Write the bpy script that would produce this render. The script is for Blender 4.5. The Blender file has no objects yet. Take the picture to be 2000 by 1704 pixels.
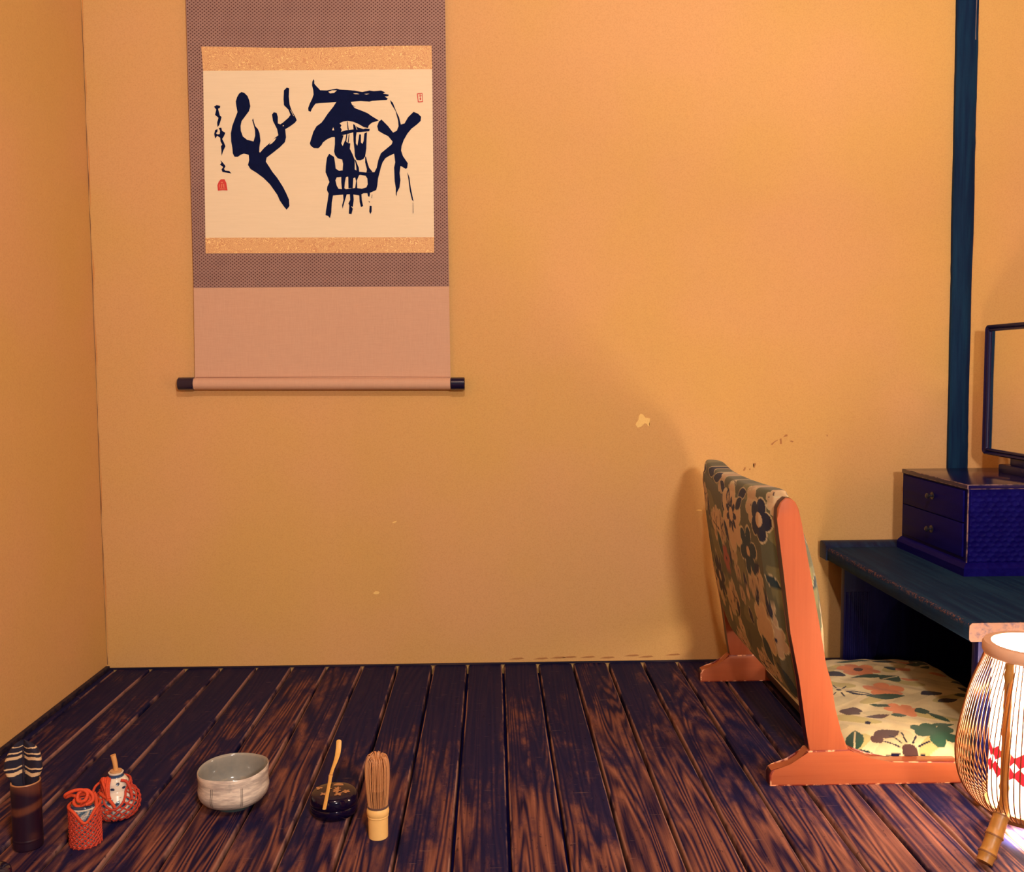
import bpy, bmesh, math, random
import numpy as np
from mathutils import Vector, Matrix, noise as mnoise

random.seed(7)
scene = bpy.context.scene
COL = scene.collection
PI = math.pi

# ------------------------------------------------------------------ camera
cam_data = bpy.data.cameras.new('camera')
cam = bpy.data.objects.new('camera', cam_data)
COL.objects.link(cam)
cam_data.sensor_width = 36.0
cam_data.sensor_fit = 'HORIZONTAL'
cam_data.lens = 33.30
cam_data.clip_start = 0.02
_r = (0.99974828, -0.02111168, -0.00759413)
_u = (0.00908513, 0.07145063, 0.99740276)
_f = (0.02051424, 0.99722069, -0.07162445)
cam.matrix_world = Matrix(((_r[0], _u[0], -_f[0], 0.0), (_r[1], _u[1], -_f[1], 0.0), (_r[2], _u[2], -_f[2], 0.731), (0, 0, 0, 1)))
scene.camera = cam

# ------------------------------------------------------------------ world, lights, exposure
world = bpy.data.worlds.new('room_ambient')
scene.world = world
world.use_nodes = True
bg = world.node_tree.nodes['Background']
bg.inputs['Color'].default_value = (0.70, 0.55, 0.60, 1)
bg.inputs['Strength'].default_value = 0.16


def point_light(name, loc, power, color, radius):
    d = bpy.data.lights.new(name, 'POINT')
    d.energy = power
    d.color = color
    d.shadow_soft_size = radius
    o = bpy.data.objects.new(name, d)
    COL.objects.link(o)
    o.location = loc
    return o


point_light('ceiling_bulb', (0.06, 0.22, 2.10), 50, (1.0, 0.88, 0.77), 0.05)
point_light('rear_fill_light', (0.62, -0.85, 1.18), 108, (1.0, 0.88, 0.77), 0.10)  # added fill light behind the camera, evens out the wall brightness
scene.view_settings.view_transform = 'Standard'
scene.view_settings.look = 'None'
scene.view_settings.exposure = 0.38
scene.view_settings.gamma = 1.0
scene.view_settings.use_curve_mapping = False

D = 2.2991          # back wall
XL = -0.9515        # left wall
XR = 1.95           # right wall
CEIL = 2.35


# ------------------------------------------------------------------ helpers: objects
def lin(r, g, b):
    f = lambda c: (c / 255 / 12.92) if c / 255 <= 0.04045 else ((c / 255 + 0.055) / 1.055) ** 2.4
    return (f(r), f(g), f(b))


ORG = {}


def origin_of(p):
    return ORG.get(p, Vector((0, 0, 0))) if p else Vector((0, 0, 0))


def thing(name, label, cat, loc=(0, 0, 0), group=None, kind=None):
    o = bpy.data.objects.new(name, None)
    o.empty_display_size = 0.05
    COL.objects.link(o)
    o.location = loc
    ORG[o] = Vector(loc)
    tag(o, label, cat, group, kind)
    return o


def tag(o, label=None, cat=None, group=None, kind=None):
    if label:
        o['label'] = label
    if cat:
        o['category'] = cat
    if group:
        o['group'] = group
    if kind:
        o['kind'] = kind
    return o


def link_mesh(name, me, mats, parent=None, smooth=40, origin=None):
    """mesh given in world coordinates; stored relative to the parent's origin"""
    if not isinstance(mats, (list, tuple)):
        mats = [mats]
    for m in mats:
        me.materials.append(m)
    base = origin_of(parent)
    org = Vector(origin) if origin is not None else base
    me.transform(Matrix.Translation(-org))
    if smooth:
        me.shade_smooth()
        me.set_sharp_from_angle(angle=math.radians(smooth))
    o = bpy.data.objects.new(name, me)
    COL.objects.link(o)
    if parent:
        o.parent = parent
    o.location = org - base
    ORG[o] = org
    return o


def from_bm(name, bm, mats, parent=None, smooth=40, origin=None, fix=True):
    if fix:
        bmesh.ops.recalc_face_normals(bm, faces=bm.faces[:])
    me = bpy.data.meshes.new(name)
    bm.to_mesh(me)
    bm.free()
    return link_mesh(name, me, mats, parent, smooth, origin)


def bm_box(bm, x0, x1, y0, y1, z0, z1, bevel=0.0, seg=2):
    r = bmesh.ops.create_cube(bm, size=1.0)
    vs = r['verts']
    for v in vs:
        v.co = Vector(((x0 + x1) / 2 + v.co.x * (x1 - x0), (y0 + y1) / 2 + v.co.y * (y1 - y0), (z0 + z1) / 2 + v.co.z * (z1 - z0)))
    if bevel:
        es = list({e for v in vs for e in v.link_edges})
        bmesh.ops.bevel(bm, geom=es, offset=bevel, segments=seg, profile=0.6, affect='EDGES')


def box(name, x0, x1, y0, y1, z0, z1, m, parent=None, bevel=0.0, seg=2, origin=None, smooth=40):
    bm = bmesh.new()
    bm_box(bm, x0, x1, y0, y1, z0, z1, bevel, seg)
    return from_bm(name, bm, m, parent, smooth, origin)


def bm_lathe(bm, prof, c, seg=48, wob=None):
    """prof: list of (r, z); closes the ends that lie on the axis"""
    rings = []
    for i, (r, z) in enumerate(prof):
        if r < 1e-6:
            rings.append([bm.verts.new((c[0], c[1], c[2] + z))])
            continue
        ring = []
        for k in range(seg):
            a = 2 * PI * k / seg
            rr, dz = (r, 0.0) if wob is None else wob(r, z, a)
            ring.append(bm.verts.new((c[0] + rr * math.cos(a), c[1] + rr * math.sin(a), c[2] + z + dz)))
        rings.append(ring)
    for a, b in zip(rings, rings[1:]):
        if len(a) == 1 and len(b) == 1:
            continue
        for k in range(seg):
            k2 = (k + 1) % seg
            if len(a) == 1:
                bm.faces.new((a[0], b[k], b[k2]))
            elif len(b) == 1:
                bm.faces.new((a[k], a[k2], b[0]))
            else:
                bm.faces.new((a[k], a[k2], b[k2], b[k]))
    return rings


def lathe(name, prof, c, m, parent=None, seg=48, wob=None, smooth=50):
    bm = bmesh.new()
    bm_lathe(bm, prof, c, seg, wob)
    return from_bm(name, bm, m, parent, smooth)


def spline(pts, n=8, closed=False):
    pts = [Vector(p) for p in pts]
    out = []
    L = len(pts)
    rng = range(L) if closed else range(L - 1)
    for i in rng:
        if closed:
            p0, p1, p2, p3 = pts[(i - 1) % L], pts[i], pts[(i + 1) % L], pts[(i + 2) % L]
        else:
            p0, p1, p2, p3 = pts[max(i - 1, 0)], pts[i], pts[i + 1], pts[min(i + 2, L - 1)]
        for k in range(n):
            t = k / n
            out.append(0.5 * ((2 * p1) + (p2 - p0) * t + (2 * p0 - 5 * p1 + 4 * p2 - p3) * t * t + (3 * p1 - p0 - 3 * p2 + p3) * t ** 3))
    if not closed:
        out.append(pts[-1])
    return out


def bm_tube(bm, pts, r, seg=6, closed=False, flat=None):
    """tube along a path; r a number or a list; flat=(normal, ratio) flattens the section"""
    pts = [Vector(p) for p in pts]
    n = len(pts)
    if n < 2:
        return
    rad = r if isinstance(r, (list, tuple)) else [r] * n
    rings = []
    prev = None
    for i, p in enumerate(pts):
        t = (pts[(i + 1) % n] - pts[i - 1]) if closed else (pts[min(i + 1, n - 1)] - pts[max(i - 1, 0)])
        if t.length < 1e-9:
            t = Vector((0, 0, 1))
        t.normalize()
        if flat:
            b = Vector(flat[0])
            a = (b - t * b.dot(t))
            a.normalize()
        elif prev is None:
            a = t.orthogonal().normalized()
        else:
            a = prev - t * prev.dot(t)
            if a.length < 1e-6:
                a = t.orthogonal()
            a.normalize()
        prev = a
        b = t.cross(a)
        ra = rad[i] * (flat[1] if flat else 1.0)
        rings.append([bm.verts.new(p + a * (ra * math.cos(2 * PI * k / seg)) + b * (rad[i] * math.sin(2 * PI * k / seg))) for k in range(seg)])
    m = n if closed else n - 1
    for i in range(m):
        A, B = rings[i], rings[(i + 1) % n]
        for k in range(seg):
            k2 = (k + 1) % seg
            bm.faces.new((A[k], A[k2], B[k2], B[k]))
    if not closed:
        bm.faces.new(rings[0][::-1])
        bm.faces.new(rings[-1])


def tube(name, pts, r, m, parent=None, seg=8, closed=False, flat=None, smooth=60):
    bm = bmesh.new()
    bm_tube(bm, pts, r, seg, closed, flat)
    return from_bm(name, bm, m, parent, smooth)


def bm_prism(bm, outline, axis, lo, hi, bevel=0.0, seg=2, worn=None, sides=None):
    """extrude a 2D outline. axis 'y': outline in (x,z); axis 'x': (y,z); axis 'z': (x,y)"""
    def P(a, b, d):
        return {'y': (a, d, b), 'x': (d, a, b), 'z': (a, b, d)}[axis]
    A = [bm.verts.new(P(a, b, lo)) for a, b in outline]
    B = [bm.verts.new(P(a, b, hi)) for a, b in outline]
    fa = bm.faces.new(A)
    fb = bm.faces.new(B[::-1])
    n = len(outline)
    for k in range(n):
        f = bm.faces.new((A[k], B[k], B[(k + 1) % n], A[(k + 1) % n]))
        if sides and k in sides[1]:
            f.material_index = sides[0]
    if bevel:
        es = list(fa.edges) + list(fb.edges)
        r = bmesh.ops.bevel(bm, geom=es, offset=bevel, segments=seg, profile=0.6, affect='EDGES')
        if worn is not None:
            for f in r['faces']:
                f.material_index = worn
    big = [f for f in bm.faces if len(f.verts) > 4]
    bmesh.ops.triangulate(bm, faces=big)


def prism(name, outline, axis, lo, hi, m, parent=None, bevel=0.0, seg=2, worn=None, smooth=35, sides=None):
    bm = bmesh.new()
    bm_prism(bm, outline, axis, lo, hi, bevel, seg, worn, sides)
    return from_bm(name, bm, m, parent, smooth)


def grid_mesh(name, X, Y, Z, cols=None, closed_u=False):
    """numpy grid -> mesh with optional colour attribute 'Col' (linear)"""
    nu, nv = X.shape
    co = np.stack([X, Y, Z], -1).reshape(-1, 3)
    idx = np.arange(nu * nv).reshape(nu, nv)
    if closed_u:
        idx = np.concatenate([idx, idx[:1]], 0)
    q = np.stack([idx[:-1, :-1], idx[1:, :-1], idx[1:, 1:], idx[:-1, 1:]], -1).reshape(-1, 4)
    me = bpy.data.meshes.new(name)
    me.vertices.add(len(co))
    me.vertices.foreach_set('co', co.astype(np.float32).ravel())
    me.loops.add(q.size)
    me.loops.foreach_set('vertex_index', q.astype(np.int32).ravel())
    me.polygons.add(len(q))
    me.polygons.foreach_set('loop_start', (np.arange(len(q)) * 4).astype(np.int32))
    me.update(calc_edges=True)
    me.validate()
    if cols is not None:
        at = me.color_attributes.new('Col', 'FLOAT_COLOR', 'POINT')
        c4 = np.concatenate([cols.reshape(-1, 3), np.ones((len(co), 1))], 1)
        at.data.foreach_set('color', c4.astype(np.float32).ravel())
    return me


def ear_clip(pts):
    """triangles (index triples) of a simple polygon"""
    n = len(pts)
    area = sum(pts[i][0] * pts[(i + 1) % n][1] - pts[(i + 1) % n][0] * pts[i][1] for i in range(n))
    idx = list(range(n)) if area > 0 else list(range(n))[::-1]
    cr = lambda o, a, b: (a[0] - o[0]) * (b[1] - o[1]) - (a[1] - o[1]) * (b[0] - o[0])
    out = []
    guard = 0
    while len(idx) > 3 and guard < 4000:
        guard += 1
        done = False
        for k in range(len(idx)):
            i, j, l = idx[k - 1], idx[k], idx[(k + 1) % len(idx)]
            a, b, c = pts[i], pts[j], pts[l]
            if cr(a, b, c) <= 0:
                continue
            if any(cr(a, b, pts[q]) > 0 and cr(b, c, pts[q]) > 0 and cr(c, a, pts[q]) > 0 for q in idx if q not in (i, j, l)):
                continue
            out.append((i, j, l))
            idx.pop(k)
            done = True
            break
        if not done:
            idx.pop(0)
    out.append(tuple(idx[:3]))
    return out


# ------------------------------------------------------------------ helpers: materials
class NT:
    def __init__(self, name, base=(0.5, 0.5, 0.5), rough=0.5, spec=0.5, metal=0.0, coat=0.0):
        self.m = bpy.data.materials.new(name)
        self.m.use_nodes = True
        self.t = self.m.node_tree
        self.b = self.t.nodes['Principled BSDF']
        self.b.inputs['Base Color'].default_value = (*base, 1)
        self.b.inputs['Roughness'].default_value = rough
        self.b.inputs['Specular IOR Level'].default_value = spec
        self.b.inputs['Metallic'].default_value = metal
        self.b.inputs['Coat Weight'].default_value = coat

    def node(self, typ, **kw):
        n = self.t.nodes.new(typ)
        for k, v in kw.items():
            setattr(n, k, v)
        return n

    def put(self, sock, v):
        if isinstance(v, (int, float)):
            sock.default_value = v
        elif isinstance(v, (tuple, list)):
            sock.default_value = (*v, 1) if (len(v) == 3 and len(sock.default_value) == 4) else v
        else:
            self.t.links.new(v, sock)

    def coord(self, kind='Object'):
        return self.node('ShaderNodeTexCoord').outputs[kind]

    def pos(self):
        return self.node('ShaderNodeNewGeometry').outputs['Position']

    def mapv(self, v, scale=(1, 1, 1), loc=(0, 0, 0), rot=(0, 0, 0)):
        n = self.node('ShaderNodeMapping')
        self.t.links.new(v, n.inputs['Vector'])
        n.inputs['Scale'].default_value = scale
        n.inputs['Location'].default_value = loc
        n.inputs['Rotation'].default_value = rot
        return n.outputs['Vector']

    def noise(self, v, scale, detail=3, rough=0.5, dist=0.0):
        n = self.node('ShaderNodeTexNoise')
        self.t.links.new(v, n.inputs['Vector'])
        n.inputs['Scale'].default_value = scale
        n.inputs['Detail'].default_value = detail
        n.inputs['Roughness'].default_value = rough
        n.inputs['Distortion'].default_value = dist
        return n.outputs['Fac']

    def voronoi(self, v, scale, feature='F1', out='Distance'):
        n = self.node('ShaderNodeTexVoronoi', feature=feature)
        self.t.links.new(v, n.inputs['Vector'])
        n.inputs['Scale'].default_value = scale
        return n.outputs[out]

    def math(self, op, a, b=0.0, c=0.0, clamp=False):
        n = self.node('ShaderNodeMath', operation=op, use_clamp=clamp)
        self.put(n.inputs[0], a)
        self.put(n.inputs[1], b)
        self.put(n.inputs[2], c)
        return n.outputs[0]

    def step(self, v, lo, hi):
        n = self.node('ShaderNodeMapRange', interpolation_type='SMOOTHSTEP')
        self.put(n.inputs['Value'], v)
        n.inputs['From Min'].default_value = lo
        n.inputs['From Max'].default_value = hi
        return n.outputs['Result']

    def mix(self, f, a, b):
        n = self.node('ShaderNodeMix', data_type='RGBA')
        self.put(n.inputs[0], f)
        self.put(n.inputs[6], a)
        self.put(n.inputs[7], b)
        return n.outputs[2]

    def sep(self, v):
        n = self.node('ShaderNodeSeparateXYZ')
        self.t.links.new(v, n.inputs[0])
        return n.outputs

    def vadd(self, a, b):
        n = self.node('ShaderNodeVectorMath', operation='ADD')
        self.put(n.inputs[0], a)
        self.put(n.inputs[1], b)
        return n.outputs[0]

    def attr(self, name='Col'):
        n = self.node('ShaderNodeAttribute', attribute_name=name)
        return n.outputs['Color']

    def base(self, c):
        self.put(self.b.inputs['Base Color'], c)
        return self

    def rough(self, r):
        self.put(self.b.inputs['Roughness'], r)
        return self

    def bump(self, h, strength=0.3, dist=0.001):
        n = self.node('ShaderNodeBump')
        n.inputs['Strength'].default_value = strength
        n.inputs['Distance'].default_value = dist
        self.put(n.inputs['Height'], h)
        self.t.links.new(n.outputs[0], self.b.inputs['Normal'])
        return self

    def emit(self, c, s):
        self.put(self.b.inputs['Emission Color'], c)
        self.b.inputs['Emission Strength'].default_value = s
        return self


def simple(name, c, rough=0.5, var=0.12, scale=60, bump=0.0, spec=0.5, metal=0.0, coat=0.0):
    n = NT(name, c, rough, spec, metal, coat)
    f = n.noise(n.coord(), scale, 4, 0.6)
    n.base(n.mix(f, tuple(x * (1 - var) for x in c), tuple(min(1, x * (1 + var)) for x in c)))
    if bump:
        n.bump(f, bump, 0.001)
    return n.m


# ------------------------------------------------------------------ materials of the shell
def mat_plaster():
    n = NT('ochre_plaster', rough=0.92, spec=0.15)
    p = n.pos()
    big = n.noise(p, 2.2, 3, 0.5)
    fine = n.noise(p, 340, 4, 0.7)
    mid = n.noise(n.mapv(p, (1, 1, 0.35)), 24, 4, 0.6)
    c = n.mix(n.step(big, 0.3, 0.7), lin(212, 170, 103), lin(216, 168, 116))
    c = n.mix(n.math('MULTIPLY', n.step(fine, 0.40, 0.72), 0.30), c, lin(184, 134, 80))
    c = n.mix(n.math('MULTIPLY', n.step(mid, 0.5, 0.8), 0.10), c, lin(226, 176, 122))
    n.base(c)
    h = n.math('ADD', n.math('MULTIPLY', fine, 0.6), n.math('MULTIPLY', mid, 0.8))
    n.bump(h, 0.22, 0.0016)
    return n.m


def mat_board():
    n = NT('dark_stained_boards', rough=0.4, spec=0.05)
    rnd = n.node('ShaderNodeObjectInfo').outputs['Random']
    cx = n.node('ShaderNodeCombineXYZ')
    n.put(cx.inputs[0], n.math('MULTIPLY', rnd, 7.3))
    n.put(cx.inputs[1], n.math('MULTIPLY', rnd, 31.7))
    n.put(cx.inputs[2], n.math('MULTIPLY', rnd, 13.1))
    v = n.vadd(n.coord(), cx.outputs[0])
    uv = n.sep(n.coord('UV'))
    # cathedral grain: contour lines of a stretched field
    field = n.noise(n.mapv(v, (15, 0.75, 4)), 1.0, 2, 0.45, 0.3)
    rings = n.math('ADD', n.math('MULTIPLY', n.math('SINE', n.math('MULTIPLY', field, 120)), 0.5), 0.5)
    fibre = n.noise(n.mapv(v, (260, 6, 60)), 1.0, 4, 0.65)
    streak = n.noise(n.mapv(v, (55, 1.6, 10)), 1.0, 4, 0.6, 0.3)
    grain = n.math('ADD', n.math('MULTIPLY', rings, 0.28), n.math('ADD', n.math('MULTIPLY', fibre, 0.42), n.math('MULTIPLY', streak, 0.50)))
    c = n.mix(n.step(grain, 0.40, 0.72), (0.010, 0.007, 0.034), (0.155, 0.060, 0.048))
    c = n.mix(n.math('MULTIPLY', n.step(grain, 0.66, 0.86), 0.8), c, (0.310, 0.128, 0.082))
    # worn-off / intact dark stain, in patches that run over the boards
    p = n.pos()
    yy = n.sep(p)[1]
    patch = n.noise(n.mapv(v, (9, 3.2, 3)), 1.0, 5, 0.65, 0.4)
    fine = n.noise(n.mapv(v, (46, 15, 10)), 1.0, 5, 0.7, 0.3)
    patch = n.math('ADD', patch, n.math('MULTIPLY', n.math('SUBTRACT', fine, 0.5), 0.42))
    patch = n.math('ADD', patch, n.math('MULTIPLY', n.math('SUBTRACT', yy, 1.70), 0.34))
    patch = n.math('ADD', patch, n.math('MULTIPLY', n.math('SUBTRACT', rnd, 0.5), 0.16))
    c = n.mix(n.math('MULTIPLY', n.step(patch, 0.35, 0.60), 0.94), c, (0.008, 0.010, 0.050))
    # pale rubbed edges of each board
    e = n.math('ABSOLUTE', n.math('SUBTRACT', uv[0], 0.5))
    en = n.noise(n.mapv(v, (14, 5, 4)), 1.0, 4, 0.7)
    em = n.math('MULTIPLY', n.step(e, 0.458, 0.476), n.step(en, 0.42, 0.58))
    c = n.mix(n.math('MULTIPLY', em, 0.85), c, (0.34, 0.18, 0.14))
    # scratches across
    sc = n.noise(n.mapv(v, (30, 240, 10)), 1.0, 2, 0.5, 0.2)
    c = n.mix(n.math('MULTIPLY', n.step(sc, 0.69, 0.76), 0.4), c, (0.22, 0.13, 0.11))
    fk = n.noise(n.mapv(v, (160, 60, 20)), 1.0, 3, 0.6)
    c = n.mix(n.math('MULTIPLY', n.step(fk, 0.68, 0.76), 0.35), c, (0.17, 0.085, 0.060))
    c = n.mix(n.math('MULTIPLY', n.step(fk, 0.38, 0.28), 0.6), c, (0.004, 0.003, 0.014))
    n.base(c)
    n.rough(n.math('ADD', 0.42, n.math('MULTIPLY', streak, 0.25)))
    n.bump(n.math('ADD', n.math('MULTIPLY', rings, 0.25), n.math('ADD', fibre, n.math('MULTIPLY', streak, 1.2))), 0.35, 0.0011)
    return n.m


M_PLASTER = mat_plaster()
M_BOARD = mat_board()
M_GAP = simple('dark_joint', (0.006, 0.005, 0.060), 0.9, spec=0.05)
M_POST = None


def mat_darkwood(name, c1, c2, rough=0.35, axis=2, wear=None, spec=0.10):
    """near-black stained wood; grain stretched along the given axis"""
    n = NT(name, rough=rough, spec=spec)
    p = n.coord()
    sc = [70, 70, 70]
    sc[axis] = 4
    g = n.noise(n.mapv(p, tuple(sc)), 1.0, 5, 0.65, 0.2)
    c = n.mix(n.step(g, 0.35, 0.7), c1, c2)
    if wear:
        w = n.noise(p, 38, 5, 0.7)
        c = n.mix(n.math('MULTIPLY', n.step(w, 0.66, 0.74), 0.6), c, wear)
    n.base(c)
    n.rough(n.math('ADD', rough - 0.08, n.math('MULTIPLY', g, 0.2)))
    n.bump(g, 0.25, 0.0008)
    return n.m


NAVY1 = (0.004, 0.003, 0.026)
NAVY2 = (0.016, 0.022, 0.050)
M_POST = mat_darkwood('tarred_post', (0.003, 0.014, 0.055), (0.006, 0.034, 0.086), 0.6, 2, spec=0.08)
M_DESK = mat_darkwood('black_stained_desk', (0.008, 0.014, 0.050), (0.016, 0.036, 0.085), 0.33, 1, wear=(0.10, 0.045, 0.045))
M_DARK = mat_darkwood('black_lacquered_wood', (0.004, 0.003, 0.040), (0.008, 0.008, 0.065), 0.36, 2)
M_BASEB = mat_darkwood('dark_skirting', (0.008, 0.008, 0.030), (0.05, 0.034, 0.045), 0.5, 0)
M_RIDGE = simple('pale_plaster_edge', lin(206, 142, 78), 0.95, 0.25, 200)

# ------------------------------------------------------------------ the room shell
Y0 = -1.2
wall_back = tag(box('wall_back', XL - 0.12, XR + 0.12, D, D + 0.12, -0.05, CEIL + 0.1, M_PLASTER, origin=(0.5, D, 0)), 'ochre sand plaster wall behind the hanging scroll', kind='structure')
wall_left = tag(box('wall_left', XL - 0.12, XL, Y0, D, -0.05, CEIL + 0.1, M_PLASTER, origin=(XL, 1, 0)), 'ochre sand plaster wall on the left of the room', kind='structure')
wall_right = tag(box('wall_right', XR, XR + 0.12, Y0, D, -0.05, CEIL + 0.1, M_PLASTER, origin=(XR, 1, 0)), 'ochre plaster wall on the right, out of view', kind='structure')
ceiling = tag(box('ceiling', XL - 0.12, XR + 0.12, Y0, D + 0.12, CEIL, CEIL + 0.1, simple('ceiling_boards', (0.20, 0.11, 0.06), 0.7), origin=(0.5, 1, CEIL)), 'brown board ceiling above the room', kind='structure')

floor = tag(box('floor', XL - 0.12, XR + 0.12, Y0, D + 0.12, -0.09, -0.024, M_GAP, origin=(0.5, 1, -0.06)), 'dark stained floor of long boards running to the back wall', kind='structure')


def floor_board(x0, x1, seed):
    """a long board with rounded arrises and slightly uneven edges"""
    rnd = random.Random(seed)
    ny = 56
    ys = [Y0 + (D - 0.003 - Y0) * (k / ny) ** 0.85 for k in range(ny + 1)]
    w = x1 - x0
    prof = [(0.0, -0.024), (0.0, -0.0045), (0.0009, -0.0018), (0.0030, -0.0004), (0.007, 0.0), (w * 0.5, 0.0004), (w - 0.007, 0.0), (w - 0.003, -0.0004), (w - 0.0009, -0.0018), (w, -0.0045), (w, -0.024)]
    lift = rnd.uniform(-0.0006, 0.0006)
    bm = bmesh.new()
    uvl = bm.loops.layers.uv.new('UVMap')
    rows = []
    for y in ys:
        a = mnoise.noise(Vector((seed * 3.1, y * 2.3, 0))) * 0.0016 + mnoise.noise(Vector((seed * 3.1, y * 17, 0))) * 0.0005
        b = mnoise.noise(Vector((seed * 5.7 + 40, y * 2.3, 0))) * 0.0016 + mnoise.noise(Vector((seed * 5.7 + 40, y * 17, 0))) * 0.0005
        row = []
        for (px, pz) in prof:
            t = px / w
            row.append(bm.verts.new((x0 + px + a * (1 - t) + b * t, y, pz + (lift if pz > -0.02 else 0))))
        rows.append(row)
    for i in range(ny):
        for k in range(len(prof) - 1):
            f = bm.faces.new((rows[i][k], rows[i][k + 1], rows[i + 1][k + 1], rows[i + 1][k]))
            us = [prof[k][0] / w, prof[k + 1][0] / w, prof[k + 1][0] / w, prof[k][0] / w]
            vs = [ys[i], ys[i], ys[i + 1], ys[i + 1]]
            for l, u_, v_ in zip(f.loops, us, vs):
                l[uvl].uv = (u_, v_)
    bm.faces.new(rows[0][::-1])
    bm.faces.new(rows[-1])
    return from_bm('floor_board', bm, M_BOARD, floor, 50, origin=((x0 + x1) / 2, 1.0, 0))


PL = 0.0865
for i in range(-11, 22):
    xa = 0.0204 + i * PL
    floor_board(xa + 0.0027, xa + PL - 0.0027, i + 30)
floor_board(XL + 0.0005, 0.0204 - 11 * PL - 0.002, 77)

# thin skirting strips
tag(box('baseboard_back', XL, XR, D - 0.005, D, 0.0, 0.0045, M_BASEB, bevel=0.001, origin=(0.5, D, 0)), 'thin dark strip along the foot of the back wall', kind='structure')
tag(box('baseboard_left', XL, XL + 0.010, Y0, D - 0.006, 0.0, 0.011, M_BASEB, bevel=0.002, origin=(XL, 1, 0)), 'thin dark strip along the foot of the left wall', kind='structure')


# rough post let into the back wall
def rough_post():
    bm = bmesh.new()
    nz = 110
    rows = []
    for k in range(nz + 1):
        z = 0.0 + CEIL * k / nz
        xl = 1.1195 - 0.0052 * z + mnoise.noise(Vector((z * 5, 3, 0))) * 0.0016 + mnoise.noise(Vector((z * 40, 3, 0))) * 0.0006
        xr = 1.1655 - 0.0012 * z + mnoise.noise(Vector((z * 5, 9, 0))) * 0.0022 + mnoise.noise(Vector((z * 48, 9, 0))) * 0.0012
        yf = D - 0.013 + mnoise.noise(Vector((z * 6, 17, 0))) * 0.001
        pr = [(xl, D + 0.004), (xl, yf + 0.004), (xl + 0.004, yf), ((xl + xr) / 2, yf - 0.001), (xr - 0.006, yf), (xr, yf + 0.005), (xr, D + 0.004)]
        rows.append([bm.verts.new((x, y, z)) for x, y in pr])
    for a, b in zip(rows, rows[1:]):
        for k in range(6):
            bm.faces.new((a[k], a[k + 1], b[k + 1], b[k]))
    bm.faces.new(rows[0][::-1])
    bm.faces.new(rows[-1])
    return from_bm('trim_1', bm, M_POST, None, 40, origin=(1.14, D, 0))


post = tag(rough_post(), 'rough blackened wooden post set in the plaster wall', kind='structure')


def ragged_strip(name, xfun, z0, z1, wfun, y, m, parent, n=150, th=0.002):
    bm = bmesh.new()
    rows = []
    for k in range(n + 1):
        z = z0 + (z1 - z0) * k / n
        x = xfun(z)
        w = max(0.0001, wfun(z))
        rows.append([bm.verts.new(q) for q in ((x, y + th, z), (x, y, z), (x + w, y, z), (x + w, y + th, z))])
    for a, b in zip(rows, rows[1:]):
        for k in range(3):
            bm.faces.new((a[k], a[k + 1], b[k + 1], b[k]))
    return from_bm(name, bm, m, parent, 60)


NZ = lambda a, b: mnoise.noise(Vector((a, b, 0.37)))
ragged_strip('plaster_lip', lambda z: 1.1650 - 0.0012 * z + NZ(z * 5, 9) * 0.0022, 0.47, 1.75, lambda z: 0.0016 + 0.0022 * NZ(z * 34, 5), D - 0.0045, M_RIDGE, wall_back, 260, 0.005)
ragged_strip('split', lambda z: 1.1535 + NZ(z * 9, 2) * 0.0008, 1.50, 1.75, lambda z: 0.0016 + 0.0010 * NZ(z * 30, 4), D - 0.0146, simple('pale_split_wood', (0.16, 0.12, 0.13), 0.7), post, 60, 0.001)
# the shrinkage crack in the corner of the two walls
ragged_strip('corner_crack', lambda z: XL + 0.0006 + 0.0009 * NZ(z * 6, 21), 0.012, 2.2, lambda z: 0.0009 + 0.0014 * NZ(z * 21, 7), D - 0.0006, simple('crack_brown', (0.15, 0.055, 0.030), 0.95), wall_back, 300, 0.0004)  # thin reddish brown strip for the crack line
ragged_strip('plaster_lip', lambda z: XL + 0.0030 + 0.0012 * NZ(z * 6, 21), 0.012, 2.2, lambda z: 0.0010 + 0.0028 * NZ(z * 17, 11), D - 0.0005, M_RIDGE, wall_back, 300, 0.0003)

# chips and scars in the plaster
M_CHIP = simple('bare_plaster_chip', lin(245, 206, 128), 0.9, 0.15, 300)
M_SCAR = simple('plaster_scar', lin(172, 120, 72), 0.95, 0.2, 300)


def chip(name, x, z, pts, m, s=0.00024, th=0.0006):
    """pts in crop units around (0,0), s metres per unit"""
    out = [(x + a * s, z - b * s) for a, b in pts]
    return prism(name, out, 'y', D - th, D + 0.001, m, wall_back)


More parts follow.
